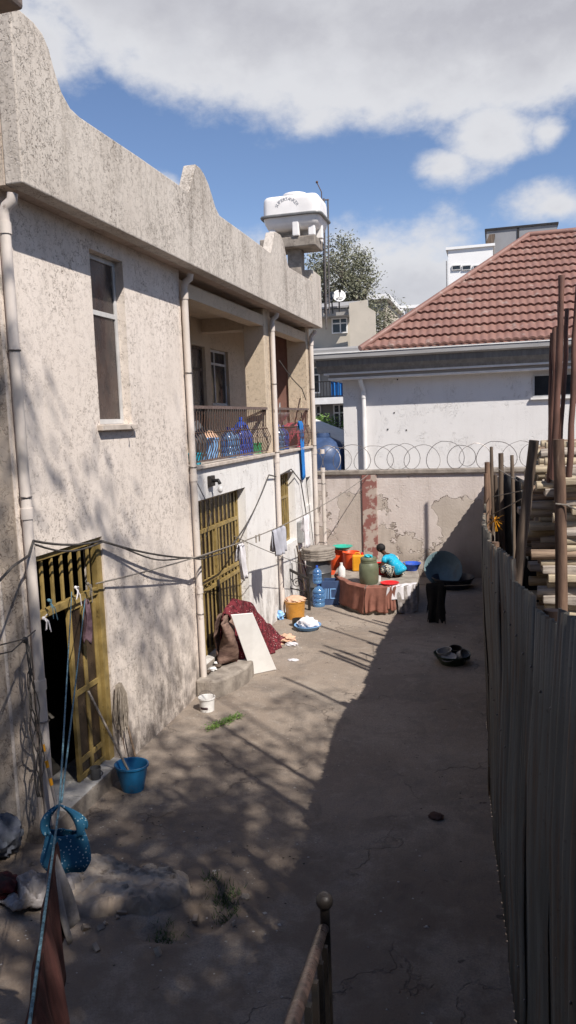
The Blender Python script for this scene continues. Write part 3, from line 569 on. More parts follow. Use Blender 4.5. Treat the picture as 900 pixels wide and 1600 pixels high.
# ------------------------------------------------------------------ white house behind with tiled hip roof
wh = thing('tiled_roof_house', 'white house with a brown-red tiled hip roof behind the end wall', 'house', (2, 24, 0))
HY = 21.9; HXL = -4.23
MB().box((HXL, HY, -.2), (13, HY+.25, 5.35)).build('wall', 'house_wall', wh); MB().box((HXL+.003, HY+.25, -.2), (HXL+.25, 31, 5.35)).build('wall', 'house_wall', wh); MB().box((HXL+.25, 30.75, -.2), (13, 31, 5.35)).build('wall', 'house_wall', wh)
# cornice profile, outermost at top
cor = [(0.0, 4.99), (-.30, 4.99), (-.30, 5.03), (-.34, 5.05), (-.34, 5.10), (-.46, 5.13), (-.46, 5.19), (-.52, 5.23), (-.56, 5.30), (-.60, 5.36), (-.62, 5.52), (-.74, 5.55), (-.74, 5.70), (0, 5.70)]
def cornice(lo_z, hi_z, mat, grow=0): pass
lx = HXL-.72
segs = [('moulding', [(0, 4.98), (-.34, 4.98), (-.34, 5.035), (0, 5.035)], 'white_trim'), ('moulding', [(0, 5.036), (-.30, 5.036), (-.32, 5.12), (0, 5.12)], 'fascia'), ('moulding', [(0, 5.121), (-.45, 5.121), (-.45, 5.17), (0, 5.17)], 'white_trim'), ('band', [(0, 5.171), (-.46, 5.171), (-.50, 5.25), (-.60, 5.36), (-.62, 5.52), (0, 5.52)], 'fascia_dark'), ('gutter', [(0, 5.521), (-.66, 5.521), (-.76, 5.56), (-.76, 5.68), (0, 5.68)], 'fascia'), ('gutter_lip', [(0, 5.681), (-.78, 5.681), (-.78, 5.71), (0, 5.71)], 'white_trim')]
for nm, pr, mt in segs:
    off = min(p[0] for p in pr); MB().prism([(HY+p[0], p[1]) for p in pr], 'x', HXL+off, 13.5).build(nm, mt, wh)
    MB().prism([(HXL+p[0]+.002, p[1]) for p in pr][::-1], 'y', HY-.01, 31.2).build(nm, mt, wh)
# flat left apron of the roof (grey)
# tiled roof
EX0, EY0, EZ = -3.55, HY-.55, 5.74; run = 4.55; rise = 3.55
rt = MB(); per = .205; nc = 14; XR = 13.0
sl_len = math.hypot(run, rise)
for c_ in range(nc):
    f0, f1 = c_/nc, (c_+1)/nc
    xs0 = EX0+run*f0
    nx = int((XR-xs0)/per*10)
    vs = []
    for (f, lift) in ((f0, .058), (f0, .075), ((f0+f1)/2, .045), (f1, .018)):
        for i in range(nx+1):
            x = xs0+(XR-xs0)*i/nx; xx = max(x, EX0+run*f); ph = (xx/per) % 1
            wv = .5-.5*math.cos(2*math.pi*min(1, ph*1.0)); wv = wv**.7
            l = lift+.032*wv
            yo = 0
            if f == f0 and lift == .058: l = -.012; yo = .10
            elif f == f0: l = .07+.04*wv; yo = -.02
            sag = -.018*(1-wv) if f == f0 else 0
            vs.append((xx, EY0+run*f+sag*1.2+yo, EZ+rise*f+l))
    n_ = nx+1
    rt.add(vs, [(j*n_+i, j*n_+i+1, (j+1)*n_+i+1, (j+1)*n_+i) for j in range(3) for i in range(nx)], True)
ro = rt.build('roof', 'roof_tile', wh, recalc=False)
MB().add([(EX0, EY0, EZ), (EX0+run, EY0+run, EZ+rise), (EX0+run, EY0+run+.2, EZ+rise), (EX0, EY0+2*run+.2, EZ), (XR, EY0, EZ), (XR, EY0+run, EZ+rise), (XR, EY0+run+.2, EZ+rise), (XR, EY0+2*run+.2, EZ)], [(0, 1, 2, 3), (0, 4, 5, 1), (2, 6, 7, 3), (1, 5, 6, 2)]).build('roof_deck', 'roof_tile', wh)
MB().tube([(EX0-.05, EY0-.05, EZ+.05), (EX0+run, EY0+run, EZ+rise+.07)], .085, 10).tube([(EX0+run, EY0+run, EZ+rise+.07), (XR, EY0+run, EZ+rise+.07)], .085, 10).build('ridge_cap', 'roof_tile', wh)
MB().box((EX0-.3, EY0+.5, 5.715), (XR, 31, 5.735)).build('roof_deck', 'fascia_dark', wh)
# pipe and window
MB().tube([(-3.62, HY-.10, -.1), (-3.62, HY-.10, 4.6), (-3.62, HY-.11, 4.68), (-3.66, HY-.22, 4.82), (-3.68, HY-.26, 4.98)], .065, 12).tube([(-3.62, HY-.1, 4.45), (-3.62, HY-.1, 4.6)], .078, 12).build('drainpipe', 'white_trim', wh)
p0 = at(832, 585, y=HY); p1 = at(832, 621, y=HY)
fw = MB(); hx0, hx1, hz0, hz1 = p0.x, p0.x+1.35, p1.z, p0.z
for a_, b_ in (((hx0, HY-.05, hz0), (hx1, HY+.0, hz0+.05)), ((hx0, HY-.05, hz1-.05), (hx1, HY, hz1)), ((hx0, HY-.049, hz0+.05), (hx0+.05, HY, hz1-.05)), ((hx1-.05, HY-.049, hz0+.05), (hx1, HY, hz1-.05))): fw.box(a_, b_)
fo = fw.build('window', 'alu', wh); MB().box((hx0+.05, HY-.02, hz0+.05), (hx1-.05, HY-.012, hz1-.05)).build('pane', 'glass_clear', fo); MB().box((hx0-.05, HY-.09, hz0-.06), (hx1+.05, HY, hz0-.004)).build('sill', 'white_trim', fo)
# little holes / anchors in the white wall
mb = MB()
for (px, py) in ((616, 645), (606, 671), (621, 593), (700, 585), (635, 672)): p = at(px, py, y=HY); mb.tube([(p.x, HY-.012, p.z), (p.x, HY+.01, p.z)], .022, 8)
mb.build('wall_anchor', 'black_iron', wh)

# ------------------------------------------------------------------ buildings farther back
def window(parent, x0, x1, y, z0, z1, frame_m='white_trim', t=.06, mull=(), tm=()):
    f = MB(); f.box((x0, y-.06, z0), (x1, y, z0+t)); f.box((x0, y-.06, z1-t), (x1, y, z1)); f.box((x0, y-.059, z0+t), (x0+t, y, z1-t)); f.box((x1-t, y-.059, z0+t), (x1, y, z1-t))
    for m_ in mull: f.box((m_-t/2, y-.058, z0+t), (m_+t/2, y, z1-t))
    for m_ in tm: f.box((x0+t, y-.057, m_-t/2), (x1-t, y, m_+t/2))
    o = f.build('window', frame_m, parent); MB().box((x0+t, y-.03, z0+t), (x1-t, y-.02, z1-t)).build('pane', 'glass_clear', o); return o
AY = 34.0
def A(px, py, y=AY): return at(px, py, y=y)
M['grey_render'] = mk('grey_rendered_wall', (.30, .285, .27), (.25, .24, .225), 1, .9); M['beige_render'] = mk('beige_rendered_wall', (.52, .46, .38), (.46, .41, .34), .8, .9, .2, dirt=((.4, .35, .29), 2, .6)); M['far_white'] = mk('white_rendered_wall', (.80, .79, .78), (.75, .74, .73), .5, .8); M['far_grey'] = mk('grey_cladding', (.26, .26, .27), (.22, .22, .23), .3, .6)
ap = thing('apartment_block', 'grey apartment block with a railed balcony seen between the two houses', 'building', (-8, AY+3, 0))
MB().box((-12, AY, -.2), (-5.0, AY+6, 6.9)).build('wall', 'grey_render', ap)
z_b = A(512, 622).z; z_r = A(512, 597).z
MB().box((-12, AY-1.0, z_b-.28), (-5.2, AY, z_b)).build('balcony_slab', 'white_trim', ap)
rl = MB().box((-12, AY-.98, z_r-.04), (-5.25, AY-.94, z_r)).box((-12, AY-.98, z_b+.04), (-5.25, AY-.94, z_b+.07))
for i in range(48): x = -12+i*.14; rl.box((x, AY-.97, z_b), (x+.022, AY-.95, z_r-.04))
rl.build('railing', 'black_iron', ap)
for (xa, xb, za, zb) in ((488, 500, 615, 573), (522, 540, 620, 588)): p, q = A(xa, za), A(xb, zb); window(ap, p.x, q.x, AY-.02, p.z, q.z, tm=[(p.z*.3+q.z*.7)])
for (xa, xb, za, zb) in ((488, 502, 672, 633), (522, 540, 670, 631)): p, q = A(xa, za), A(xb, zb); window(ap, p.x, q.x, AY-.02, p.z, q.z, mull=[(p.x+q.x)/2], tm=[(p.z*.35+q.z*.65)])
tag(MB().grid(lambda u, v: (A(524, 600).x+.55*u, AY-.93+.03*math.sin(u*18), z_r-.02-.75*v), 12, 6).build('hanging_cloth', 'blue_cloth', ap, solid=.01), 'blue cloth over the far balcony rail', None)
# sloping grey roofs above the apartment's top
MB().prism([(AY-.9, A(500, 555).z), (AY-.9, A(500, 560).z), (AY+6.5, A(500, 560).z+.9), (AY+6.5, A(500, 560).z+1.1)], 'x', -12, -4.2).build('roof', 'fascia', ap)
GY = 38.0
be = thing('beige_rooftop_block', 'beige block with a small upper window and a stepped side wall, under the big tree', 'building', (-7, GY+3, 0))
p = at(505, 470, y=GY); q = at(545, 540, y=GY)
MB().box((-12, GY, -.2), (at(548, 500, y=GY).x, GY+5, at(548, 483, y=GY).z)).build('wall', 'beige_render', be)
xa, xb = at(546, 500, y=GY-1.2).x, at(586, 500, y=GY-1.2).x; zt = at(560, 469, y=GY-1.2).z; zs = at(578, 487, y=GY-1.2).z; xm = at(574, 500, y=GY-1.2).x
MB().prism([(xa, 0), (xb, 0), (xb, zs), (xm, zs+.25), (xm, zt), (xa, zt-.1)], 'y', GY-1.2, GY-1.0).build('side_wall', 'beige_render', be)
MB().box((-12, GY-.9, at(540, 496, y=GY).z), (xa-.1, GY+.1, at(540, 486, y=GY).z)).build('eave', 'grey_render', be)
MB().prism([(GY-1.0, at(540, 485, y=GY).z), (GY-1.0, at(540, 482, y=GY).z), (GY+5, at(540, 470, y=GY).z+.7), (GY+5, at(540, 474, y=GY).z+.5)], 'x', -12, xa-.05).build('roof', 'fascia', be)
p, q = at(519, 522, y=GY), at(543, 496, y=GY); window(be, p.x, q.x, GY-.02, p.z, q.z, mull=[p.x*.45+q.x*.55], tm=[p.z*.35+q.z*.65])
MB().box((p.x-.2, GY-.5, q.z+.02), (q.x+.25, GY, q.z+.1)).build('canopy', 'grey_render', be)
# flat roof strip nearer (below the beige block)
zA = at(520, 548, y=AY-.5).z
for k in range(4): MB().prism([(AY-1.2+k*.55, zA-.42+k*.17), (AY-1.2+k*.55, zA-.36+k*.17), (AY-.5+k*.55, zA-.22+k*.17), (AY-.5+k*.55, zA-.28+k*.17)], 'x', -12, -2.6-.25*k).build('roof_sheet', ('fascia', 'concrete', 'fascia_dark', 'fascia')[k], ap)
def dish(px, py, y, r, yawd, label, mat):
    p = at(px, py, y=y); t = thing('satellite_dish', label, 'satellite dish', p, 0)
    d = MB(); n = Vector((math.sin(R(yawd)), -math.cos(R(yawd)), .45)).normalized(); x = Vector((0, 0, 1)).cross(n).normalized(); yv = n.cross(x)
    vs = [p-n*.12]; fs = []
    for i in range(1, 6):
        for k in range(24): a_ = 2*math.pi*k/24; q = i/5; vs.append(p-n*(.12*(1-q*q))+(x*math.cos(a_)+yv*math.sin(a_)*1.05)*r*q)
    for k in range(24): fs.append((0, 1+k, 1+(k+1) % 24))
    for i in range(4):
        for k in range(24): fs.append((1+i*24+k, 1+(i+1)*24+k, 1+(i+1)*24+(k+1) % 24, 1+i*24+(k+1) % 24))
    d.add(vs, fs, True).build('reflector', mat, t, solid=.02)
    MB().tube([p-n*.1, p+n*.5-yv*r*.2], .02, 6).obox(p+n*.5-yv*r*.2, (.1, .1, .12)).tube([p-n*.14, p-n*.2-Vector((0, 0, r+.35))], .035, 6).build('arm', 'black_iron', t)
    return t, p, n, x, yv
t, p, n, x, yv = dish(530, 462, 36.5, .30, 15, 'white satellite dish with a dark mark above the beige block', 'white_trim')
vs, fs = glyphs('ep', .34); mb = MB().add([p-yv*.19+x*v.x+yv*v.y*.8-n*(.06-v.z-.03) for v in vs], fs); mb.build('mark', 'black_iron', t)
dish(515, 465, 36.5, .30, -35, 'dark satellite dish turned away beside the white one', 'grey_plastic')
# white tower and grey block behind the tiled roof
WY = 46.0
wt = thing('white_tower_house', 'tall white block with a strip of three windows behind the tiled roof', 'building', (-1.4, WY+3, 0))
a_, b_ = at(700, 391, y=WY), at(770, 386, y=WY)
MB().box((a_.x, WY, 0), (b_.x, WY+5, a_.z)).build('wall', 'far_white', wt); MB().box((a_.x-.12, WY-.12, a_.z), (b_.x+.12, WY+5, a_.z+.14)).build('coping', 'far_white', wt)
for (u0, u1) in ((706, 720), (722, 736), (739, 753)): p, q = at(u0, 423, y=WY), at(u1, 414, y=WY); window(wt, p.x, q.x, WY-.02, p.z, q.z, 'alu', .04)
MB().tube([(a_.x-.08, WY-.1, a_.z-.6), (a_.x-.08, WY-.1, 4)], .04, 6).build('drainpipe', 'fascia', wt)
gb = thing('grey_clad_block', 'grey clad block rising behind the white tower', 'building', (2, WY+9, 0))
a_, b_ = at(760, 361, y=WY+6), at(870, 353, y=WY+6)
MB().box((a_.x, WY+6, 0), (b_.x, WY+12, a_.z)).build('wall', 'far_grey', gb); MB().box((a_.x-.1, WY+5.9, a_.z), (b_.x+.1, WY+12, a_.z+.12)).build('coping', 'black_iron', gb)
MB().box((at(808, 400, y=WY+6).x, WY+5.95, 8), (at(808, 400, y=WY+6).x+.12, WY+6, a_.z)).build('joint', 'black_iron', gb)
p = at(758, 383, y=WY+5); MB().prism([(p.x, p.z), (p.x+.45, p.z), (p.x+.6, p.z+.62), (p.x+.25, p.z+.62)], 'y', WY+5, WY+5.9).build('roof_vent', 'dark_wood', gb)
# distant blocks
def far_block(x0, x1, y, ztop_px, label, mat, storeys, name='distant_building', cols=4):
    a_ = at(x0, ztop_px, y=y); b_ = at(x1, ztop_px, y=y); t = thing(name, label, 'building', ((a_.x+b_.x)/2, y+5, 0)); z = a_.z
    MB().box((a_.x, y, -1), (b_.x, y+10, z)).build('wall', mat, t); MB().box((a_.x-.3, y-.5, z), (b_.x+.3, y+10, z+.35)).build('roof', 'far_white', t)
    for s in range(storeys):
        for c_ in range(cols):
            w_ = (b_.x-a_.x)/cols; window(t, a_.x+c_*w_+.2*w_, a_.x+c_*w_+.8*w_, y-.02, z-1.0-s*3.0-1.3, z-1.0-s*3.0, 'alu', .12)
    return t
far_block(617, 665, 95, 484, 'distant white and grey apartment block left of the tiled hip roof', 'far_white', 3, cols=5)
far_block(607, 617, 92, 486, 'distant dark grey narrow block beside the white apartment block', 'far_grey', 2, cols=2)
far_block(575, 603, 60, 470, 'distant cream block with a flat roof under the tall tree', 'beige_render', 2, cols=3)
# shed and blue tank behind the wall
sh = thing('lean_to_shed', 'low shed with a pale blue-white sheet roof behind the end wall', 'shed', (-5, 24, 0))
a_, b_ = at(488, 666, y=24.5), at(536, 688, y=24.5)
MB().prism([(a_.x-1.2, a_.z+.45), (b_.x+.3, b_.z-.12), (b_.x+.3, b_.z-.20), (a_.x-1.2, a_.z+.37)], 'y', 24.0, 28).build('roof', 'white_trim', sh)
MB().prism([(a_.x-1.1, 0), (b_.x+.2, 0), (b_.x+.2, b_.z-.22), (a_.x-1.1, a_.z+.34)], 'y', 24.4, 27.9).build('wall', 'fascia', sh)
M['navy'] = mk('navy_blue_plastic', (.05, .085, .18), (.035, .06, .13), 4, .4)
bt = thing('blue_water_tank', 'dark blue round water tank behind the razor wire', 'water tank', (-4.75, 22.6, 0))
MB().lathe([(0, 3.40), (.2, 3.38), (.5, 3.22), (.66, 2.98), (.70, 2.7), (.70, 1.5), (0, 1.5)], (-4.95, 22.4, 0), 32).build('body', 'navy', bt)
MB().lathe([(0, 3.5), (.2, 3.49), (.22, 3.38)], (-4.95, 22.4, 0), 20).build('lid', 'navy', bt); MB().box((-5.6, 21.8, 0), (-4.3, 23, 1.5)).build('stand', 'concrete', bt)

# ------------------------------------------------------------------ trees
def leaves(mb, pts, n, spread, size, rnd):
    vs = []; fs = []
    for i in range(n):
        c_ = Vector(rnd.choice(pts)); d = Vector((rnd.gauss(0, 1), rnd.gauss(0, 1), rnd.gauss(0, 1)))*spread; p = c_+d
        a_ = Vector((rnd.uniform(-1, 1), rnd.uniform(-1, 1), rnd.uniform(-1, .6))).normalized(); b_ = a_.cross(Vector((rnd.uniform(-1, 1), rnd.uniform(-1, 1), rnd.uniform(-1, 1)))).normalized()
        L = size*rnd.uniform(.6, 1.3); w_ = L*.32; o = len(vs); vs += [p-a_*L/2, p+b_*w_/2, p+a_*L/2, p-b_*w_/2]; fs.append((o, o+1, o+2, o+3))
    mb.add(vs, fs)
def tree(base, h, crown_c, crown_r, nl, lsize, label, leafmat, cat='tree', seed=1, name='tree', limbs=9, clumps=40, spread=.35, trunk_r=.16, barkmat='bark', twig=.4, hollow=.55):
    rnd = random.Random(seed); t = thing(name, label, cat, base)
    tr = MB(); base = Vector(base); cc = Vector(crown_c); fork = base+(cc-base)*.45+Vector((rnd.uniform(-.2, .2), 0, 0)); pts = [base+(fork-base)*k/6+Vector((rnd.uniform(-.05, .05), rnd.uniform(-.05, .05), 0))*(k > 0) for k in range(7)]
    tr.tube(pts, [trunk_r*(1-.06*k) for k in range(7)], 8); ends = []
    def rp():
        while True:
            v = Vector((rnd.uniform(-1, 1), rnd.uniform(-1, 1), rnd.uniform(-1, 1)))
            if hollow < v.length < 1: return cc+Vector((v.x*crown_r[0], v.y*crown_r[1], v.z*crown_r[2]))
    for i in range(limbs):
        e = rp(); mid = fork+(e-fork)*.5+Vector((rnd.gauss(0, .2), rnd.gauss(0, .2), .15*h*.1)); tr.tube([fork, fork+(mid-fork)*.5+Vector((0, 0, .1)), mid, mid+(e-mid)*.5, e], [trunk_r*.6, trunk_r*.45, trunk_r*.32, trunk_r*.2, trunk_r*.07], 6, False)
        for k in range(4):
            s_ = fork+(e-fork)*rnd.uniform(.45, .9); e2 = s_+Vector((rnd.gauss(0, 1)*crown_r[0], rnd.gauss(0, 1)*crown_r[1], abs(rnd.gauss(0, 1))*crown_r[2]))*twig; ends.append(e2); tr.tube([s_, (s_+e2)/2+Vector((0, 0, .08)), e2], [trunk_r*.2, trunk_r*.12, trunk_r*.04], 5, False)
        ends.append(e)
    ends += [rp() for _ in range(clumps)]
    tr.build('trunk', barkmat, t); lm_ = MB(); leaves(lm_, ends, nl, spread, lsize, rnd); lm_.build('crown', leafmat, t, recalc=False); return t
p = at(532, 440, y=50)
tree((p.x, 50, 0), 15, (at(534, 425, y=50).x, 50, at(534, 432, y=50).z), (2.4, 2.4, 2.7), 14000, .23, 'tall grey-green eucalyptus rising behind the beige block', 'leaf_far', seed=4, limbs=20, clumps=26, spread=.33, trunk_r=.2, name='eucalyptus_tree', hollow=.45, twig=.3)
p = at(598, 500, y=44); tree((p.x, 44, 0), 9, (p.x, 44, p.z+.1), (.9, .9, 1.3), 2600, .2, 'thin brownish tree beside the stepped beige wall', 'leaf_far', seed=9, limbs=8, clumps=14, spread=.28, trunk_r=.1)
p = at(514, 668, y=29); tree((p.x, 29, 0), 4, (p.x, 29, p.z-.25), (.95, .7, .6), 2600, .16, 'bright green leafy bush in front of the apartment block', 'leaf_bush', cat='bush', seed=12, name='bush', limbs=6, clumps=18, spread=.18, trunk_r=.06)
# the tree behind the viewpoint that throws the dappled shade on the near wall and ground
tree((6.0, -2.2, 0), 14, (4.5, -.45, 12.0), (3.1, 2.7, 4.3), 15000, .20, 'leafy tree beside the staircase casting dappled shade on the yard', 'leaf', seed=21, limbs=22, clumps=30, spread=.30, trunk_r=.2, hollow=.3)

# ------------------------------------------------------------------ corrugated iron fence
FB = [(-3, .95), (0, .62), (3, .27), (4.7, .125), (5.3, .09), (6.05, .035), (6.9, -.02), (7.65, -.065), (9, -.09), (12, -.135), (18.4, -.16)]
FT = [(-3, 1.0), (0, .66), (3.3, .31), (5.3, .10), (6.3, -.005), (7.65, -.115), (9, -.13), (12, -.16), (18.4, -.18)]
FZ = [(-3, 3.5), (0, 3.35), (3.3, 3.04), (5.3, 2.88), (7.3, 2.76), (9, 2.72), (12, 2.68), (15, 2.6), (18.4, 2.3)]
def interp(t, y):
    for (a_, b_), (c_, d_) in zip(t, t[1:]):
        if y <= c_: return b_+(d_-b_)*(y-a_)/(c_-a_)
    return t[-1][1]
fn = thing('corrugated_fence', 'tall weathered corrugated iron fence along the right side of the yard', 'fence', (0, 8, 0))
y = -2.8; k = 0; rnd = random.Random(5)
while y < 18.3:
    wd = rnd.uniform(.72, .88); off = .008*(k % 2); dz = rnd.uniform(-.10, .07); tl = rnd.uniform(-.03, .03); n = 60; cuts = 6
    def fs_(u, v, y=y, wd=wd, off=off, dz=dz, tl=tl, k=k):
        yy = y-.06+u*(wd+.10); z1_ = interp(FZ, yy)+dz+tl*u*2+.006*math.sin(u*40); xb_ = interp(FB, yy); xt_ = interp(FT, yy); z_ = .02+v*(z1_-.02)
        cor_ = (.012+.004*hsh(k, 5))*math.sin(2*math.pi*(yy+.03*hsh(k, 2))/.076)+.03*(fbm(yy*2.2+k, v*3)-.5); return (xb_+(xt_-xb_)*v-off-cor_+.02*math.sin(v*5+k)*math.sin(v*math.pi), yy, z_)
    MB().grid(fs_, n, cuts).build('iron_sheet', 'sheet', fn, solid=.0022, recalc=False); y += wd; k += 1
mb = MB()
for i in range(60):
    yy = -1+i*.31; 
    for zz in (.5, 1.5, 2.5): mb.sphere((interp(FB, yy)+(interp(FT, yy)-interp(FB, yy))*zz/2.8-.025, yy, zz+.02*math.sin(i*3)), .008, 6, 4)
mb.build('nail', 'wire', fn)['kind'] = 'stuff'
for yy in (-1.5, .5, 2.5, 4.4, 6.2, 8.0): MB().tube([(interp(FB, yy)+.09, yy, -.1), (interp(FT, yy)+.1, yy, interp(FZ, yy)-.15)], .045, 8).build('fence_post', 'bamboo', fn)
for zz in (.6, 2.3): MB().tube([(interp(FB, q)+(interp(FT, q)-interp(FB, q))*zz/2.8+.045, q, zz) for q in (-2, 0, 3, 5.3, 7, 9, 12, 15)], .03, 6).build('fence_rail', 'bamboo', fn)
def pole(p0, p1, r0, r1, mat, label, group=None, name='wooden_post', seed=0, cat='post'):
    rnd = random.Random(seed); p0 = Vector(p0); p1 = Vector(p1); pts = [p0+(p1-p0)*k/7+Vector((rnd.gauss(0, .006), rnd.gauss(0, .006), 0)) for k in range(8)]
    o = MB().tube(pts, [r0+(r1-r0)*k/7+rnd.gauss(0, .0025) for k in range(8)], 10).build(name, mat); return tag(o, label, cat, group)
pole((.66, 8.0, -.1), (.60, 8.0, 3.62), .065, .055, 'bamboo', 'thick brown post bound with wire standing before the timber stack', seed=1)
a_ = at(835, 688, y=8.0); b_ = at(813, 872, y=8.0); pole(b_+(b_-a_)*.9, a_, .055, .05, 'dark_wood', 'leaning brown post with a cut top behind the iron fence', seed=2)
for i, (px, py, y, r_, lab) in enumerate(((768, 698, 12.5, .035, 'tallest thin weathered stake at the far end of the fence'), (762, 722, 11.8, .05, 'thick weathered stake at the far end of the fence'), (783, 708, 11.0, .045, 'pointed weathered stake just right of the tallest stake'), (800, 711, 12.8, .04, 'dark stake beside the ragged ends of the timber'), (759, 740, 10.5, .04, 'shortest weathered stake touching the end of the iron fence'), (775, 742, 12.0, .04, 'grey stake in the middle of the stake cluster'))):
    p = at(px, py, y=y); pole((p.x+.04, y, -.1), p, r_*1.15, r_*.8, ('dark_wood', 'bamboo', 'dark_wood')[i % 3], lab, 'stakes at the far end of the fence', 'wooden_stake', i, 'stake')
for i, (u0, v0, u1, v1, y, r_, lab) in enumerate(((862, 722, 866, 512, 9.35, .032, 'shortest rusty red pole, leftmost behind the thick post'), (866, 716, 880, 430, 9.2, .038, 'tallest rusty red pole rising above the timber stack'), (875, 712, 886, 482, 9.5, .03, 'thin rusty red pole right of the tallest pole'), (891, 716, 903, 445, 9.2, .036, 'rusty red pole leaning right at the edge of the picture'), (858, 730, 862, 520, 9.6, .025, 'thinnest rusty rod beside the shortest pole'))):
    a_, b_ = at(u0, v0, y=y), at(u1, v1, y=y); d = (b_-a_); pole(a_-d*.12, b_, r_, r_*.85, 'rust_pole', lab, 'tall rusty poles in the timber stack', 'tall_pole', 30+i, 'pole')
# poles outside the frame whose shadows cross the yard
for i, (sx_, sy_, tx_) in enumerate(((-3.75, 9.2, .8), (-3.5, 8.4, .85), (-3.0, 8.0, 1.0), (-3.35, 7.2, .9), (-3.15, 10.9, 1.25), (-2.9, 12.6, 1.55), (-3.3, 13.9, 1.6), (-3.45, 15.2, 1.7), (-3.1, 6.4, 1.0))):
    k_ = tx_-sx_; yb = sy_-.85*k_; zt_ = 1.5*k_
    if yb/ max(tx_, .01) > 9.2 : continue
    pole((tx_, yb, 0), (tx_, yb, zt_), .035, .028, 'rust_pole', 'rusty scaffold pole standing behind the iron fence', 'scaffold poles behind the fence', 'scaffold_pole', 60+i, 'pole')
p = at(873, 470, y=16.1); pole((p.x, 16.1, 0), p, .04, .035, 'rust_pole', 'far rusty pole standing behind the others near the end wall', 'tall rusty poles in the timber stack', 'tall_pole', 77, 'pole')
# timber stack
rnd = random.Random(11); protos = []
for m_ in ('timber_a', 'timber_b', 'timber_c'):
    for v in range(2):
        mb = MB(); L = 3.0; n = 10
        if v == 0:
            w_, h_ = .28, .09; vs = []; fs = []
            for i in range(n+1):
                x = L*i/n; jy, jz = rnd.gauss(0, .008), rnd.gauss(0, .006); ww = w_*(1+rnd.gauss(0, .05)); hh = h_*(1+rnd.gauss(0, .10)); x += rnd.uniform(-.03, .03) if i == 0 else 0
                vs += [(x, jy-ww/2, jz-hh/2), (x+(rnd.uniform(-.04, .04) if i == 0 else 0), jy+ww/2, jz-hh/2), (x, jy+ww/2, jz+hh/2), (x, jy-ww/2, jz+hh/2)]
            for i in range(n): o = i*4; fs += [(o+k, o+4+k, o+4+(k+1) % 4, o+(k+1) % 4) for k in range(4)]
            fs += [(0, 1, 2, 3), (n*4+3, n*4+2, n*4+1, n*4)]; mb.add(vs, fs)
        else:
            for q in (-.085, .085): pass
            mb.tube([(L*i/n, rnd.gauss(0, .014), rnd.gauss(0, .009)) for i in range(n+1)], [.062*(1+rnd.gauss(0, .07)) for i in range(n+1)], 9)
        o = mb.build('timber_plank', m_, bevel=.008); protos.append(o)
first = {i: True for i in range(6)}
def plank(i, loc, rot, lab):
    o = protos[i]
    if first[i]: first[i] = False
    else: o = o.copy(); col.objects.link(o)
    o.location = loc; o.rotation_euler = rot; tag(o, lab, 'plank', 'planks in the timber stack')
LAB = 'rough sawn plank in the ragged timber stack behind the iron fence'
for row in range(40):
    z = .06+row*.087
    for c_ in range(9):
        yc = 9.3+c_*.29
        if z < 2.0 and c_ not in (0, 2): continue
        if c_ in (1, 3, 6) and z < 2.9: continue
        topz = (3.18, 3.22, 3.3, 3.42, 3.5, 3.5, 3.46, 3.42, 3.42)[c_]
        if z > topz: continue
        x0 = interp([(9, .5), (10, .42), (13, .36)], yc)+rnd.uniform(-.10, .12)+(.25 if c_ == 0 and z > 2.3 else 0)+max(0, (z-2.9))*.35
        plank(rnd.choice((0, 1, 3, 3, 5, 1, 2, 1, 5)), (x0, yc+rnd.uniform(-.03, .03), z), (rnd.gauss(0, .03), rnd.gauss(0, .007), rnd.gauss(0, .03)), LAB)
for i in range(6):
    if first[i]: bpy.data.objects.remove(protos[i])
M['gap_black'] = mk('black_gap_sheet', (.018, .018, .02), (.04, .04, .042), 4, .6, .3, 20)  # black sheet added to keep the gap beside the timber stack dark
tag(MB().grid(lambda u, v: (-.02+1.1*u, 12.9-.35*u+.05*math.sin(u*38+v*3), 2.85*v+.06*math.sin(u*9)*v), 40, 12).build('gap_sheet', 'gap_black', solid=.01), 'black sheet added to darken the gap between the stakes and the timber stack', 'gap_sheet')
# wires tying the posts
tag(MB().tube([at(765, 806, y=11), at(822, 776, y=8.1)], .006, 5).tube([at(770, 776, y=11), at(815, 767, y=9)], .006, 5).tube([at(777, 732, y=11), at(810, 752, y=9.5)], .006, 5).tube([at(868, 787, y=7.93), at(885, 789, y=7.93), at(900, 796, y=7.9)], .008, 5).build('tie_wire', 'rope_grey'), 'pale tie wires strung between the stakes and posts', 'wire')
mb = MB(); rnd = random.Random(3); p = at(773, 812, y=10.2)
for i in range(40): d = Vector((rnd.uniform(-.1, .12), rnd.uniform(-.05, .05), rnd.uniform(-.16, .06))); mb.bar(p, p+d, .008, .004)
tag(mb.build('straw_tuft', 'yellow_plastic'), 'yellow straw tuft tied to a stake', 'straw')

# unseen building blocks added to the south and east to cut skylight in the yard
sb_ = thing('south_sky_blocker', 'unseen building block added behind the viewpoint to cut skylight', 'building', (-2, -6, 0))
MB().box((-11, -9, -.3), (5.2, -3.4, 9.5)).build('wall', 'interior', sb_)
eb = thing('east_sky_block', 'unseen building block added beyond the timber yard to cut skylight', 'building', (10, 2, 0)); eb.name = 'east_sky_blocker'
MB().box((9.0, 0.5, -.3), (14, 20, 6.5)).build('wall', 'interior', eb)
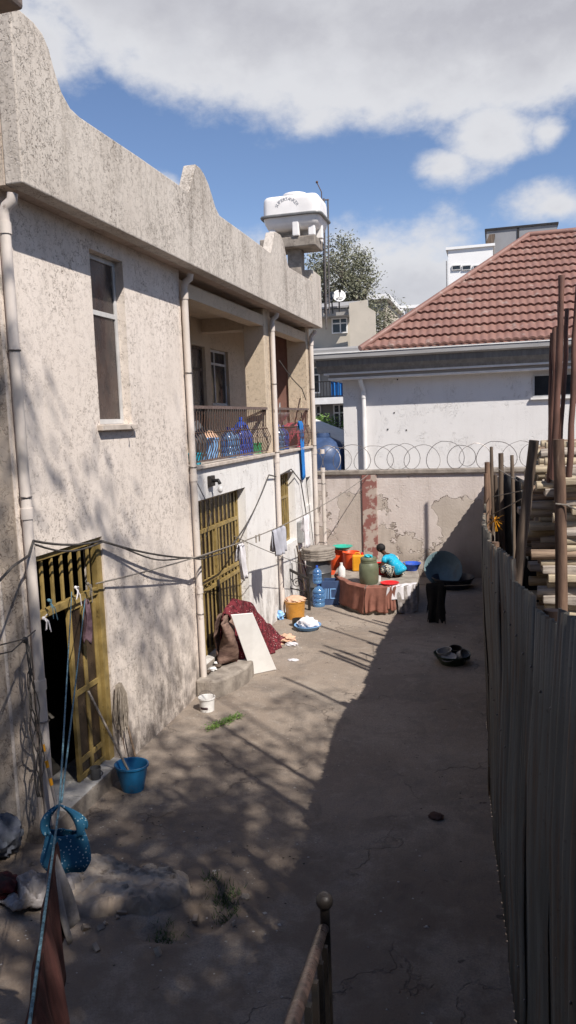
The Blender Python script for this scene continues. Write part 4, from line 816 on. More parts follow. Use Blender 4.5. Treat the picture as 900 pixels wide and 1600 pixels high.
# ------------------------------------------------------------------ staircase at the viewpoint (rail in the foreground)
ss = thing('concrete_staircase', 'concrete staircase with landing from which the yard is seen', 'staircase', (-.2, .8, 0))
MB().box((-.75, -1.2, 2.15), (.45, .45, 2.3)).build('landing', 'concrete', ss)
for i in range(4): MB().box((-.75, .45+i*.28, 2.15-i*.16-.2), (.3, .73+i*.28, 2.15-i*.16)).build('step', 'concrete', ss)
MB().box((-.7, -1.1, 0), (-.45, -.8, 2.15)).box((.15, -1.1, 0), (.4, -.8, 2.15)).box((-.1, 1.3, 0), (.15, 1.55, 1.5)).build('support', 'concrete', ss)
P1 = at(507, 1445, y=1.72); T1 = at(507, 1408, y=1.72)
sr = thing('stair_railing', 'black iron stair railing with a ball-topped post in the foreground', 'railing', (P1.x, P1.y, 1.5))
MB().tube([(T1.x, T1.y, 1.55), (T1.x, T1.y, T1.z-.01)], .0125, 12).build('post', 'black_iron', sr); MB().sphere((T1.x, T1.y, T1.z), .0215, 16, 12).lathe([(.0, .012), (.010, .012), (.012, 0)], (T1.x, T1.y, T1.z+.008), 12).build('finial', 'black_iron', sr)
Q1 = at(452, 1612, y=.98)
E1 = P1+(Q1-P1)*1.5
M['worn_rail'] = mk('worn_dark_handrail', (.10, .065, .055), (.03, .024, .022), 18, .35, .2)
MB().tube([P1+Vector((0, -.005, -.008)), P1+(Q1-P1)*.08, Q1, E1], .0125, 12).build('handrail', 'worn_rail', sr)
mb = MB()
for k in range(1, 9): q = P1+(E1-P1)*(k/8); mb.bar((q.x+.01, q.y, q.z-.02), (q.x+.01, q.y, q.z-.75), .012)
mb.build('baluster', 'black_iron', sr)
q = P1+Vector((0, 0, -.55)); MB().bar(q, q+(E1-P1), .02).build('lower_rail', 'black_iron', sr)
# roof edge at upper left
cn = thing('stair_canopy', 'concrete canopy edge jutting in at the top left corner', 'canopy', (-2.2, 2.6, 5.5))
c0 = at(38, 8, y=2.6); c1 = at(34, 13, y=2.6)
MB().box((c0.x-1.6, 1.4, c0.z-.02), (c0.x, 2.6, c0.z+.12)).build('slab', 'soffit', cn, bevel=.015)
MB().box((c0.x-1.6, 1.0, 0), (c0.x-1.3, 1.39, c0.z+.12)).build('pillar', 'concrete', cn)

# ------------------------------------------------------------------ clotheslines, cables, cloths
def sagline(p, q, sag, n=16): p = Vector(p); q = Vector(q); return [p+(q-p)*(i/n)-Vector((0, 0, sag*4*(i/n)*(1-i/n))) for i in range(n+1)]
def line(name, pts, r, mat, label, cat): return tag(MB().tube(pts, r, 6).build(name, mat), label, cat)
A0 = at(52, 845, x=WX+.12); A1 = at(158, 845, x=WX+.06); A2 = at(310, 872, x=WX+.25); A3 = at(362, 852, x=WX+.2); A4 = at(420, 742, x=WX+.06)
cb1 = sagline(A0, A1, .04, 8)+sagline(A1, A2, .05)[1:]+sagline(A2, A3, .0, 4)[1:]+sagline(A3, A4, .12)[1:]+[at(433, 745, x=WX+.03), at(455, 733, x=WX+.03), at(470, 752, x=WX+.05), at(483, 832, x=WX+.1), at(487, 905, x=WX+.15)]
line('power_cable', cb1, .013, 'cable', 'dark sagging power cable from the near door to the drainpipe', 'cable')
line('power_cable', [p+Vector((.02, 0, -.035-.03*math.sin(i*.5))) for i, p in enumerate(cb1[:28])], .010, 'cable', 'second thinner dark cable running just under the power cable', 'cable')
L0 = at(150, 912, x=WX+.04); L1 = at(575, 742, y=BY-.1)
ln = sagline(L0, L1, .28, 24); line('clothesline', ln, .009, 'rope_grey', 'grey clothesline stretched from the near door to the end wall', 'clothesline')
L2a, L2b = at(366, 838, x=WX+.5), at(487, 886, y=15.6)
line('clothesline', sagline(L2a, L2b, .03), .006, 'rope_grey', 'thin cord running down to the drum table', 'cord'); 
def on_line(px):
    best = min(range(len(ln)-1), key=lambda i: abs(pj(ln[i])[0]-px)); return ln[best]
def pj(p):
    d = Vector(p)-Vector((0, 0, H)); z = d.dot(_F); return 450+F_PX*d.dot(_R)/z, 800-F_PX*d.dot(_U)/z
def lp(px):
    for a_, b_ in zip(ln, ln[1:]):
        u, v = pj(a_)[0], pj(b_)[0]
        if u <= px <= v: return a_+(b_-a_)*((px-u)/(v-u))
    return ln[-1]
def hang(p, q, drop0, drop1, mat, label, name='cloth', cat='cloth', folds=5, amp=.02, thick=.006, nu=40, nv=24, back=None, taper=0, mat_idx=None, rag=.03, seed=0):
    "a cloth hung over a line from p to q, dropping drop0 on the front side and drop1 behind"
    p = Vector(p); q = Vector(q); along = (q-p); side = Vector((along.y, -along.x, 0)).normalized()
    def fn_(u, v):
        s_ = (v*2-1) if back is None else v; d = (drop0*s_ if s_ > 0 else drop1*-s_)
        d *= 1+rag*math.sin(u*9+seed)+rag*.6*math.sin(u*23+2*seed)
        spread = .012+.05*abs(s_)*(.5+.5*math.sin(u*3+seed)); fold = amp*math.sin(u*folds*2*math.pi+1.3*s_+seed)*(abs(s_)**.6)+amp*.5*math.sin(u*folds*4.7+seed*3)*abs(s_)
        uu = .5+(u-.5)*(1-taper*abs(s_)); b0 = p+along*uu; return b0+side*((1 if s_ > 0 else -1)*spread+fold)-Vector((0, 0, d))+along.normalized()*.02*math.sin(s_*6+seed+u*5)
    return tag(MB().grid(fn_, nu, nv).build(name, mat, solid=thick), label, cat)
hang(lp(371), lp(379), .55, .28, 'white_cloth', 'white shirt hanging on the line before the barred door', 'shirt', 'shirt', 2, .04, seed=1)
hang(lp(424), lp(443), .45, .38, 'grey_cloth', 'pale grey shirt hanging on the line by the small grille window', 'shirt', 'shirt', 3, .06, seed=2, taper=.15)
hang(lp(474), lp(481), .62, .30, 'white_cloth', 'white cloth hanging on the line near the meter box', 'cloth', 'cloth', 2, .04, seed=3)
for i, (px, lab) in enumerate(((400, 'wooden peg on the line, left of the grey shirt'), (405, 'wooden peg on the line, touching the grey shirt'), (380, 'wooden peg on the line at the white shirt'), (497, 'grey peg on the line near the drainpipe'))):
    p = lp(px); tag(MB().box((p.x-.008, p.y-.02, p.z-.10), (p.x-.002, p.y+.01, p.z+.02)).box((p.x+.002, p.y-.02, p.z-.10), (p.x+.008, p.y+.01, p.z+.02)).build('clothes_peg', 'timber_b'), lab, 'clothes peg')
# blue ropes from the door to the viewpoint, with bag and brown cloths
BG = at(93, 1256, x=-2.0); N1 = at(46, 1600, x=-1.12); KN = at(112, 925, x=WX+.02); KN2 = at(133, 935, x=WX+.02)
ext = N1+(N1-BG)*.5
line('blue_rope', sagline(KN, BG, .01)+sagline(BG, ext, .0)[1:], .005, 'rope_blue', 'blue twisted rope from the near door to the foreground, carrying the dotted bag', 'rope')
line('blue_rope', sagline(KN2, BG+Vector((.005, .01, .004)), .01), .005, 'rope_blue', 'second blue rope from the door knot down to the dotted bag', 'rope')
# brown cloth over the near rope
c_a = BG+(N1-BG)*.30; c_b = N1+(N1-BG)*.12
hang(c_a, c_b, .50, .34, 'maroon_brown_cloth', 'brown cloth folded over the rope in the foreground', 'brown_cloth', 'cloth', 4, .018, .005, 70, 30, seed=5)
hang(BG+(N1-BG)*.29+Vector((0.0, 0, -.012)), BG+(N1-BG)*.46+Vector((0, 0, -.012)), .56, .3, 'dirty_white_cloth', 'grey-white cloth under the brown cloth on the rope', 'white_cloth', 'cloth', 2, .02, .004, 30, 20, seed=7)
# dotted bag
bgt = thing('dotted_bag', 'blue bag with white dots hanging from the blue rope', 'bag', BG)
FH = Vector((_F.x, _F.y, 0)).normalized()
def bagf(u, v):
    a_ = 2*math.pi*u; wdt = .078+.045*v**.6; dep = .03+.06*v-.02*max(0, v-.8)/.2; z = -.125-.185*v
    if v > .85: wdt -= .02*(v-.85)/.15
    dipz = -.03*(1-v)*(1-abs(math.cos(a_)))
    return BG+_R*(wdt*math.cos(a_)*(1+.05*math.sin(a_*3+v*4))+.014)+FH*(dep*math.sin(a_)*(1+.10*math.sin(a_*5+v*3)))+Vector((0, 0, z+dipz+.008*math.sin(a_*4+1)))
mb = MB().grid(bagf, 48, 18)
rng = [bagf(u/48, 1) for u in range(48)]; cc_ = sum((Vector(q) for q in rng), Vector())/48-Vector((0, 0, .02)); mb.add([cc_]+rng, [(0, 1+k, 1+(k+1) % 48) for k in range(48)], True)
mb.build('pouch', 'polka_blue', bgt, solid=.003)
def strap(side, fr_):
    def f_(u, v):
        e = bagf((.07 if side > 0 else .43) if fr_ > 0 else (.93 if side > 0 else .57), .10); top = BG+Vector((0, 0, -.004)); p = top.lerp(e, v)+_R*(side*.036*math.sin(v*math.pi)**.8)
        return p+_R*((u-.5)*(.018+.024*math.sin(v*math.pi*.9)))+FH*((.012*fr_)*v+.006*math.sin(u*6+v*4))
    MB().grid(f_, 6, 14).build('strap', 'polka_blue', bgt, solid=.003)
for s_ in (-1, 1): strap(s_, -1); strap(s_, 1)
# rag, knots, string ends at the door
kp = at(133, 935, x=WX+.05)
rg = MB().grid(lambda u, v: kp+Vector((.03*math.sin(u*9+v*3)+.05*v*(1-v), (u-.5)*(.06+.20*v)*(1.0-.3*v), -.04-.42*v+.04*math.sin(u*7))), 20, 16).build('rag', 'mauve_cloth', solid=.006); tag(rg, 'mauve and white rag knotted to the near door grille', 'rag')
for i, (px, py, mt, lab, n) in enumerate(((68, 966, 'white_cloth', 'white string ends knotted beside the near doorway', 7), (118, 918, 'white_cloth', 'white twine knot on the door transom', 5), (76, 938, 'rope_blue', 'blue twine wrapped round a transom bar', 5), (137, 912, 'rope_grey', 'grey twine knot on the ochre frame', 5))):
    p = at(px, py, x=WX+.04); rnd = random.Random(i); mb = MB().sphere(p, .018, 8, 6)
    for k in range(n): e = Vector((rnd.uniform(0, .05), rnd.uniform(-.06, .06), rnd.uniform(-.22, .03))); mb.tube([p, p+e*.5+Vector((.02, 0, .02)), p+e], .005, 5, False)
    tag(mb.build('twine_knot', mt), lab, 'twine')
# loose wires on the corner pipe
rnd = random.Random(8)
wl = MB()
for k in range(5):
    pts = [at(40+rnd.uniform(-3, 3), 1000, x=WX+.14)]
    for j in range(1, 9): pts.append(at(40+j*3+rnd.uniform(-9, 9)+k*1.5, 1000+j*32, x=WX+.14+.02*k))
    sm_ = [pts[0]]
    for a_, b_ in zip(pts, pts[1:]): sm_ += [a_.lerp(b_, .33), a_.lerp(b_, .66)]
    wl.tube(sm_, .006, 5, False)
wl.tube([at(0, 1022, x=WX+.3), at(18, 1018, x=WX+.25), at(38, 1000, x=WX+.16)], .007, 5).tube([at(0, 1008, x=WX+.3), at(20, 1003, x=WX+.25), at(40, 998, x=WX+.16), at(55, 985, x=WX+.1)], .007, 5).sphere(at(39, 1000, x=WX+.15), .03, 8, 6)
tag(wl.build('loose_wires', 'cable'), 'tangle of black wires tied to the corner drainpipe', 'wires')
line('power_cable', [at(-8, 915, x=WX+.35), at(20, 885, x=WX+.25), at(45, 868, x=WX+.15), at(52, 845, x=WX+.12)], .012, 'cable', 'short dark cable joining the corner drainpipe from the left', 'cable')
line('wall_wire', [at(x_, y_, x=WX+.035) for x_, y_ in ((478, 745), (484, 800), (492, 870), (497, 900))], .008, 'cable', 'black wire hanging between the two far drainpipes', 'wire')
line('wall_wire', [at(303, 745, x=WX+.03), at(318, 775, x=WX+.04), at(330, 800, x=WX+.03), at(322, 840, x=WX+.05)], .007, 'cable', 'thin wire dropping from the lamp beside the double door', 'wire')
line('steel_rod', [at(436, 563, x=-4.3), at(455, 590, x=-4.1), at(472, 608, x=-4.02), at(478, 625, x=-4.0)], .01, 'cable', 'black flexible rod bowed out of the balcony', 'rod')

# ------------------------------------------------------------------ props
def lathe_thing(name, label, cat, loc, parts, rz=0, group=None, tilt=None):
    t = thing(name, label, cat, loc, rz, group, local=True)
    if tilt: t.rotation_euler = (tilt[0], tilt[1], rz)
    for nm, prof, mat, kw in parts:
        m_ = MB().lathe(prof, (0, 0, 0), kw.pop('seg', 28), **kw); m_.build(nm, mat, t)
    return t
def bucket_prof(r0, r1, h, t=.006): return [(0, .006), (r0, .006), (r1-t, h-.006), (r1, h), (r1+.012, h), (r1+.012, h-.02), (r1+.002, h-.022), (r0+.004, 0), (0, 0)]
def handle(t, r, h, up=.0, mat='wire', drop=True):
    pts = []
    for k in range(17): a_ = math.pi*k/16; pts.append((r*math.cos(a_), (-.35 if drop else 0)*r*math.sin(a_)-(.0), h+(r*.85*math.sin(a_) if not drop else -.02-r*.55*math.sin(a_))))
    return MB().tube(pts, .004, 6).build('handle', mat, t)
def bucket(name, label, loc, r0, r1, h, mat, cat='bucket', rz=0, hd='up', group=None, sx=1, sy=1):
    t = lathe_thing(name, label, cat, loc, [('shell', bucket_prof(r0, r1, h), mat, dict(sx=sx, sy=sy))], rz, group)
    if hd: handle(t, r1+.008, h-.01, drop=(hd != 'up'))
    return t
zg = lambda x, y: gz(x, y)
# blue bucket with stick
bk = bucket('blue_bucket', 'bright blue bucket with a broomstick standing in it by the near door', (-3.80, 7.14, zg(-3.80, 7.14)), .105, .16, .29, 'blue_plastic', sx=1.1, sy=.95, hd='down')
def stick(name, p, q, r_, mat, label, cat, extra=None): return tag(MB().tube([p, Vector(p).lerp(Vector(q), .5), q], r_, 8).build(name, mat), label, cat)
s0 = Vector((-3.78, 7.17, zg(-3.8, 7.14)+.03)); s1 = at(138, 1080, x=-4.09)
stick('broomstick', s0, s1, .013, 'timber_b', 'pale broomstick leaning from the blue bucket to the door leaf', 'stick')
# mop
m0 = at(214, 1186, x=-4.02); m1 = at(183, 1072, x=-4.12); m0 = Vector((m0.x, m0.y, .03))
mp = thing('mop', 'upturned mop with grey yarn head leaning on the wall by the blue bucket', 'mop', m0)
MB().tube([m0, m0.lerp(m1, .5), m1], .013, 8).build('stick', 'timber_c', mp)
rnd = random.Random(2); mb = MB()
for k in range(70):
    d = Vector((rnd.uniform(.01, .08), rnd.uniform(-.09, .07), 0)); L = rnd.uniform(.35, .62); pts = [m1+Vector((0, 0, -.02)), m1+d*.5+Vector((0, 0, .03)), m1+d+Vector((0, 0, -.1)), m1+d*1.1+Vector((.0, rnd.uniform(-.03, .03), -L*.6)), m1+d*.9+Vector((0, rnd.uniform(-.03, .03), -L))]; mb.tube(pts, .0042, 5, False)
mb.build('yarn_head', 'mop_yarn', mp)
stick('broomstick', Vector((at(196, 1188, z=.03).x+.02, 7.72, .03)), at(180, 1080, x=-4.13), .01, 'bamboo', 'thin dark broomstick leaning beside the mop', 'broomstick')
ys = thing('taped_pole', 'white pole with yellow tape leaning by the near doorway', 'pole', (-4.0, 6.3, 0)); a_ = at(88, 1260, x=-3.9); b_ = at(64, 1150, x=-4.05)
MB().tube([a_-(b_-a_)*.15, b_], .014, 8).build('shaft', 'dirty_white_cloth', ys)
for f in (.3, .55, .78): MB().tube([a_.lerp(b_, f), a_.lerp(b_, f+.1)], .0165, 8).build('tape', 'yellow_plastic', ys)
mg = lathe_thing('grey_mug', 'small grey mug on the tiled doorstep', 'mug', (-4.115, 6.93, .205), [('cup', [(0, .004), (.048, .004), (.055, .12), (.06, .12), (.053, 0), (0, 0)], 'grey_plastic', {})]); MB().tube([(.055+.03*math.sin(k*math.pi/8), 0, .03+.07*k/8) for k in range(9)], .006, 6).build('handle', 'grey_plastic', mg)
# paint pail
pl_ = bucket('paint_pail', 'small white paint pail standing at the foot of the drainpipe', (-3.82, 9.42, zg(-3.82, 9.42)), .092, .105, .19, 'white_plastic', hd='up', cat='pail')
MB().grid(lambda u, v: (.099*math.cos(-2.3+1.2*u), .099*math.sin(-2.3+1.2*u), .04+.10*v), 8, 2).build('label_band', 'mauve_cloth', pl_, solid=.003)
# white board
bd0, bd1 = at(394, 1054, z=0.02), at(432, 1046, z=0.02); t0, t1 = at(360, 961, x=-3.86), at(394, 958, x=-3.80)
t0 = at(361, 961, x=-3.80); t1 = at(395, 958, x=-3.52)
def slab4(p, q, r_, s_, th): 
    n = (q-p).cross(s_-p).normalized()*th; return MB().add([p, q, r_, s_, p-n, q-n, r_-n, s_-n], [(0, 1, 2, 3), (7, 6, 5, 4), (0, 4, 5, 1), (1, 5, 6, 2), (2, 6, 7, 3), (3, 7, 4, 0)])
tag(slab4(bd0, bd1, t1, t0, .018).build('white_board', 'white_paint', bevel=.003), 'white board leaning on the rolled blankets at the barred door', 'board')
# carpet roll and blankets
def lump(name, label, cat, c_, sc, mat, seed, amp=.25, n=36, flat=0, fr=3):
    c_ = Vector(c_); rnd = random.Random(seed); o1, o2 = rnd.uniform(0, 9), rnd.uniform(0, 9)
    def f_(u, v):
        a_ = 2*math.pi*u; th = math.pi*v; d = Vector((math.sin(th)*math.cos(a_), math.sin(th)*math.sin(a_), math.cos(th)))
        k = 1+amp*(fbm(o1+fr*d.x+fr*d.z, o2+fr*d.y-fr*d.z*.7)-.5)*2-amp*.9*abs(fbm(o2+fr*2.3*d.x-fr*d.z*2, o1+fr*2.5*d.y+fr*d.z, 3)-.5)+amp*.25*math.sin(7*a_+5*d.z+o1)*math.sin(th)
        p = Vector((d.x*sc[0]*k, d.y*sc[1]*k, d.z*sc[2]*k)); p.z = max(p.z, -sc[2]*.85) if not flat else p.z; return c_+p
    o = MB().grid(f_, n*2, n).build(name, mat); return tag(o, label, cat)
def swirl(name, label, pts, wdt, mat, seed, thick=.012, cat='blanket'):
    "a thick cloth band following 3-D points, width along Z/leaning"
    pts = [Vector(p) for p in pts]
    def f_(u, v):
        t = u*(len(pts)-1); i = min(int(t), len(pts)-2); p = pts[i].lerp(pts[i+1], t-i); return p+Vector((.05*math.sin(v*4+u*8+seed)+.06*(fbm(u*9, v*5)-.5), .05*math.sin(u*11+v*5+seed)+.05*(fbm(u*7+4, v*6)-.5), wdt*(v-.5)*(1+.12*math.sin(u*7+seed)+.1*(fbm(u*12, 2)-.5))))
    return tag(MB().grid(f_, 60, 14).build(name, mat, solid=thick), label, cat)
cr = []
for k in range(40): a_ = k/39*math.pi*3.1; r_ = .05+.16*k/39; cr.append((-3.95+r_*.62*math.cos(a_), 10.66+r_*1.25*math.sin(a_), .62))
crp = []
swirl('rolled_carpet', 'brown carpet rolled upright between the white board and the barred door', cr, .70, 'brown_carpet', 1, .02, 'carpet')
rid = [Vector(p) for p in ((-4.0, 10.75, 1.02), (-3.96, 11.0, 1.18), (-3.94, 11.4, 1.10), (-3.90, 11.8, .84), (-3.84, 12.15, .56), (-3.80, 12.4, .34), (-3.74, 12.65, .18), (-3.68, 12.8, .06))]
def blk(u, v):
    t = u*(len(rid)-1); i_ = min(int(t), len(rid)-2); p = rid[i_].lerp(rid[i_+1], t-i_); s_ = v*2-1; h = p.z*abs(s_)**1.25; w_ = (.05+.13*abs(s_))
    fo = .05*math.sin(u*34+s_*3+2*fbm(u*6, v*4))*abs(s_)**.5+.03*math.sin(u*61+s_*8)*abs(s_)
    return Vector((p.x+(w_+fo if s_ > 0 else -w_*.5+fo*.5), p.y+.05*math.sin(s_*4+u*20), max(.02 if p.y > 12.6 or s_ > .2 and p.x+w_ > -3.7 else .03, p.z-h+.02*math.sin(u*40))))
tag(MB().grid(blk, 120, 50).build('burgundy_blanket', 'burgundy_print', solid=.012), 'burgundy patterned blanket heaped behind the white board', 'blanket')
lump('peach_rag', 'crumpled pale rag at the end of the blankets', 'rag', (-3.62, 12.75, .06), (.16, .18, .07), 'peach_cloth', 7, .5)
lump('paper_scrap', 'white paper scrap beside the crumpled rag', 'paper', (-3.45, 12.55, .03), (.11, .09, .03), 'white_cloth', 8, .5, 12)
p = at(458, 1031, z=.02); lump('paper_scrap', 'flat white paper scrap alone on the concrete', 'paper', p, (.09, .06, .012), 'white_cloth', 9, .4, 12)
p = at(681, 1275, z=.03); lump('stone', 'pale flat stone in the shaded middle of the yard', 'stone', p, (.075, .055, .03), 'brown_carpet', 10, .4, 12)
p = at(343, 1048, z=.29); 
for i in range(7): lump('rubble', 'scrap of rubble and leaves on the step of the barred door', 'rubble', (-4.08+.03*(i % 3), 10.15+i*.14, .30+.0*i), (.045+.02*(i % 2), .06, .025), 'white_paint' if i % 2 else 'dark_wood', 20+i, .6, 8); bpy.context.scene.collection.objects[-1]['group'] = 'scraps on the step'
# drum table with stacked slabs
dx, dy = -3.72, 15.95
d_ = lathe_thing('drum_table', 'dark oil drum carrying a stack of grey stone slabs by the far drainpipes', 'drum', (dx, dy, 0.01), [('drum', [(0, 0), (.27, 0), (.285, .02), (.27, .04), (.27, .3), (.285, .32), (.27, .34), (.27, .60), (.285, .62), (.27, .64), (.27, .9), (0, .9)], 'grey_plastic', {})])
for k in range(5): MB().prism([(r_*math.cos(a_), r_*math.sin(a_)) for a_, r_ in [(2*math.pi*j/14, .36+.03*hsh(j, k)) for j in range(14)]], 'z', .905+k*.05, .95+k*.05).build('stone_slab', 'concrete', d_, bevel=.01)
# iron gate frame leaning
gf = thing('iron_stair_rail', 'black scrolled iron rail section standing by the drum', 'railing', (-3.95, 15, 0))
a0, a1 = Vector((-4.02, 14.85, 1.12)), Vector((-3.62, 15.05, .98))
a0 = at(434, 881, y=15.3); a1 = at(482, 905, y=15.0)
mb = MB().bar(a0, a1, .045, .045).bar(a0, (a0.x, a0.y, 0.0), .045).bar(a1, (a1.x, a1.y, 0.0), .05).bar((a0.x, a0.y, .45), (a1.x, a1.y, .38), .02); mb.build('frame', 'black_iron', gf)
mb = MB()
for f in (.3, .62):
    c_ = a0.lerp(a1, f); pts = []
    for k in range(22): a_ = k/21*math.pi*3.2; r_ = .11*(1-k/26); pts.append((c_.x+r_*math.cos(a_), c_.y, .55+r_*math.sin(a_)))
    mb.tube([(c_.x+.11, c_.y, .95), (c_.x+.12, c_.y, .75)]+pts, .009, 6, False)
mb.build('scroll', 'black_iron', gf)
stick('stick', (-4.0, 15.9, .02), (-4.1, 15.6, 1.25), .02, 'dark_wood', 'dark stick leaning on the wall behind the iron rail', 'stick'); stick('stick', (-3.93, 16.2, .02), (-4.12, 15.9, 1.1), .015, 'bamboo', 'brown stick leaning on the wall near the meter box', 'stick')
# water bottles and crate
def bottle(label, loc, mat, s=1, name='water_bottle', group='large water bottles'):
    t = thing(name, label, 'bottle', loc, 0, group, local=True)
    prof = [(0, 0), (.12, 0), (.13, .02), (.13, .08), (.122, .09), (.13, .10), (.13, .17), (.122, .18), (.13, .19), (.13, .27), (.122, .28), (.13, .30), (.125, .34), (.07, .41), (.03, .43), (.028, .47)]
    MB().lathe([(r_*s, z*s) for r_, z in prof], (0, 0, 0), 20).build('body', mat, t); MB().lathe([(0, .50*s), (.032*s, .50*s), (.034*s, .45*s), (.03*s, .45*s)], (0, 0, 0), 12).build('cap', 'deep_blue_plastic', t); return t
bottle('clear blue water bottle standing on the ground in front of the drum', (-3.60, 15.35, .01), 'bottle_blue', 1.0)
bottle('clear blue water bottle stacked on the other one by the drum', (-3.62, 15.36, .50), 'bottle_blue', .75)
cx_, cy_ = -3.38, 15.62
crt = thing('blue_crate', 'dark blue plastic drinks crate between the drum and the orange buckets', 'crate', (cx_, cy_, .01), 0.15, local=True)
mb = MB()
for s_ in (-1, 1): mb.box((-.2, s_*.15-.012, 0), (.2, s_*.15+.012, .52)); mb.box((s_*.2-.012, -.138, 0), (s_*.2+.012, .138, .52))
mb.box((-.19, -.14, .0), (.19, .14, .02)); mb.build('shell', 'navy', crt, bevel=.006)
vs, fs = glyphs('|||', .2); mb = MB()
for i in range(3): mb.box((-.13+i*.035, -.172, .14), (-.115+i*.035, -.163, .36))
mb.box((-.02, -.172, .14), (.10, -.163, .16)); mb.box((-.02, -.172, .34), (.10, -.163, .36)); mb.box((-.02, -.172, .16), (.0, -.163, .34)); mb.build('crate_mark', 'light_blue_plastic', crt)
lathe_thing('white_bowl', 'small white bowl on the ground beside the blue crate', 'bowl', (-3.12, 15.5, .02), [('bowl', [(0, .01), (.05, .01), (.09, .07), (.095, .07), (.055, 0), (0, 0)], 'white_plastic', {})])
# washing platform
tp = [(522, 897), (530, 905), (545, 913), (570, 919), (612, 918), (652, 914), (655, 897), (648, 879), (605, 874), (560, 873), (528, 884)]
pz = .56; poly = [(at(x, y, z=pz).x, at(x, y, z=pz).y) for x, y in tp]
pf = thing('washing_platform', 'raised concrete washing platform under the laundry at the end wall', 'platform', (-2.3, 16, 0))
MB().prism([(x*.985-.03, y+.03) for x, y in poly], 'z', -.05, pz-.07).build('base', 'concrete', pf); MB().prism(poly, 'z', pz-.069, pz).build('top', 'concrete', pf, bevel=.015)
def edge(px): # front edge point under pixel column px
    for (a_, b_), (c_, d_) in zip(tp[:6], tp[1:6]):
        if a_ <= px <= c_: f = (px-a_)/(c_-a_); return at(px, b_+(d_-b_)*f, z=pz)
def drape(px0, px1, drop, mat, label, seed, name='towel', back_=.25, folds=3):
    def f_(u, v):
        p = edge(px0+(px1-px0)*u); s_ = v*(drop+back_)-back_; n = Vector((-.1, -1, 0)).normalized()
        if s_ < 0: return p-n*(-s_*.8)+Vector((0, 0, .012+.004*math.sin(u*20+seed)))
        fo = .018*math.sin(u*folds*6.3+seed+s_*3)*min(1, s_*4)+.01*math.sin(u*17+s_*7); return p+n*(.025+fo+.02*s_)-Vector((0, 0, s_*(1+.05*math.sin(u*7+seed))-.012))+Vector((.015*math.sin(s_*8+seed), 0, 0))
    return tag(MB().grid(f_, 50, 26).build(name, mat, solid=.008), label, 'towel')
drape(523, 569, .50, 'brown_towel', 'brown towel draped over the left end of the washing platform', 1); drape(571, 607, .50, 'brown_towel', 'second brown towel hanging beside the grey-green barrel', 2)
drape(603, 619, .46, 'brown_towel', 'dark brown towel end under the white cloths', 9, back_=.05)
drape(605, 649, .27, 'white_cloth', 'white patterned cloth draped over the right end of the platform', 3, 'white_cloth'); 
o_ = drape(621, 651, .56, 'dirty_white_cloth', 'long greyish white cloth hanging below the patterned one', 4, 'white_cloth', .02); 
br = lathe_thing('grey_green_barrel', 'grey-green barrel with a ribbed lid standing on the washing platform', 'barrel', (-2.50, 15.18, pz), [('body', [(0, 0), (.17, 0), (.19, .04), (.20, .18), (.20, .30), (.19, .39), (.155, .44), (.0, .44)], 'olive_plastic', {}), ('lid', [(.155, .42), (.165, .44), (.165, .465), (.15, .475), (.165, .485), (.165, .52), (.15, .54), (0, .54)], 'olive_plastic', {})])
lump('cyan_cloth', 'small cyan cloth heaped on the barrel lid', 'cloth', (-2.50, 15.18, pz+.56), (.09, .07, .04), 'teal_cloth', 31, .5, 14)
def P3(px, py, z): return at(px, py, z=z)
bucket('orange_bucket', 'tall orange bucket at the left end, just behind the drum', (*P3(513, 892, .25).xy, .18), .17, .215, .48, 'orange_plastic', group='orange buckets at the end wall', hd=None)
bucket('orange_bucket', 'orange bucket standing on the platform behind the white bottle', (*P3(549, 888, pz).xy, pz), .15, .185, .38, 'orange_plastic', group='orange buckets at the end wall', hd=None)
ob = bucket('orange_bucket', 'orange bucket holding the upturned green basin', (*P3(527, 884, pz).xy, pz-.08), .15, .19, .45, 'orange_plastic', group='orange buckets at the end wall', hd=None)
lathe_thing('green_basin', 'mint green basin lying on top of the orange bucket', 'basin', (ob.location.x+.14, ob.location.y-.05, pz+.40), [('basin', [(0, .01), (.14, .01), (.21, .07), (.235, .072), (.235, .06), (.215, .055), (.15, 0), (0, 0)], 'mint_plastic', {})])
def jerry(label, loc, mat, rz=0):
    t = thing('jerrycan', label, 'jerrycan', loc, rz, local=True); MB().box((-.13, -.085, 0), (.13, .085, .36)).build('body', mat, t, bevel=.03); MB().tube([(-.07, 0, .35), (-.06, 0, .40), (.03, 0, .40), (.05, 0, .35)], .014, 8).build('handle', mat, t); MB().lathe([(0, .41), (.025, .41), (.028, .36)], (.09, 0, 0), 12).build('cap', 'red_plastic', t); return t
jerry('yellow jerrycan standing on the platform between orange bucket and barrel', (*P3(560, 892, pz).xy, pz), 'yellow_plastic', .2)
lathe_thing('white_bottle', 'white plastic detergent bottle at the left of the platform', 'bottle', (*P3(534, 901, pz).xy, pz), [('body', [(0, 0), (.075, 0), (.08, .02), (.08, .17), (.05, .22), (.03, .25), (.03, .30), (0, .30)], 'white_plastic', {})])
lathe_thing('red_bucket', 'red wash bucket under the sitting person\'s hands', 'bucket', (*P3(592, 898, pz).xy, pz), [('shell', bucket_prof(.14, .21, .24), 'red_plastic', {})], tilt=(.0, -.1))
lathe_thing('red_plate', 'flat red basin lying near the platform edge', 'basin', (*P3(609, 914, pz).xy, pz+.01), [('plate', [(0, .008), (.13, .008), (.185, .045), (.19, .042), (.135, 0), (0, 0)], 'red_plastic', {})])
lathe_thing('blue_basin', 'deep blue basin at the right end of the platform', 'basin', (*P3(643, 891, pz).xy, pz), [('basin', [(0, .01), (.11, .01), (.19, .16), (.205, .165), (.205, .15), (.195, .145), (.12, 0), (0, 0)], 'deep_blue_plastic', {})])
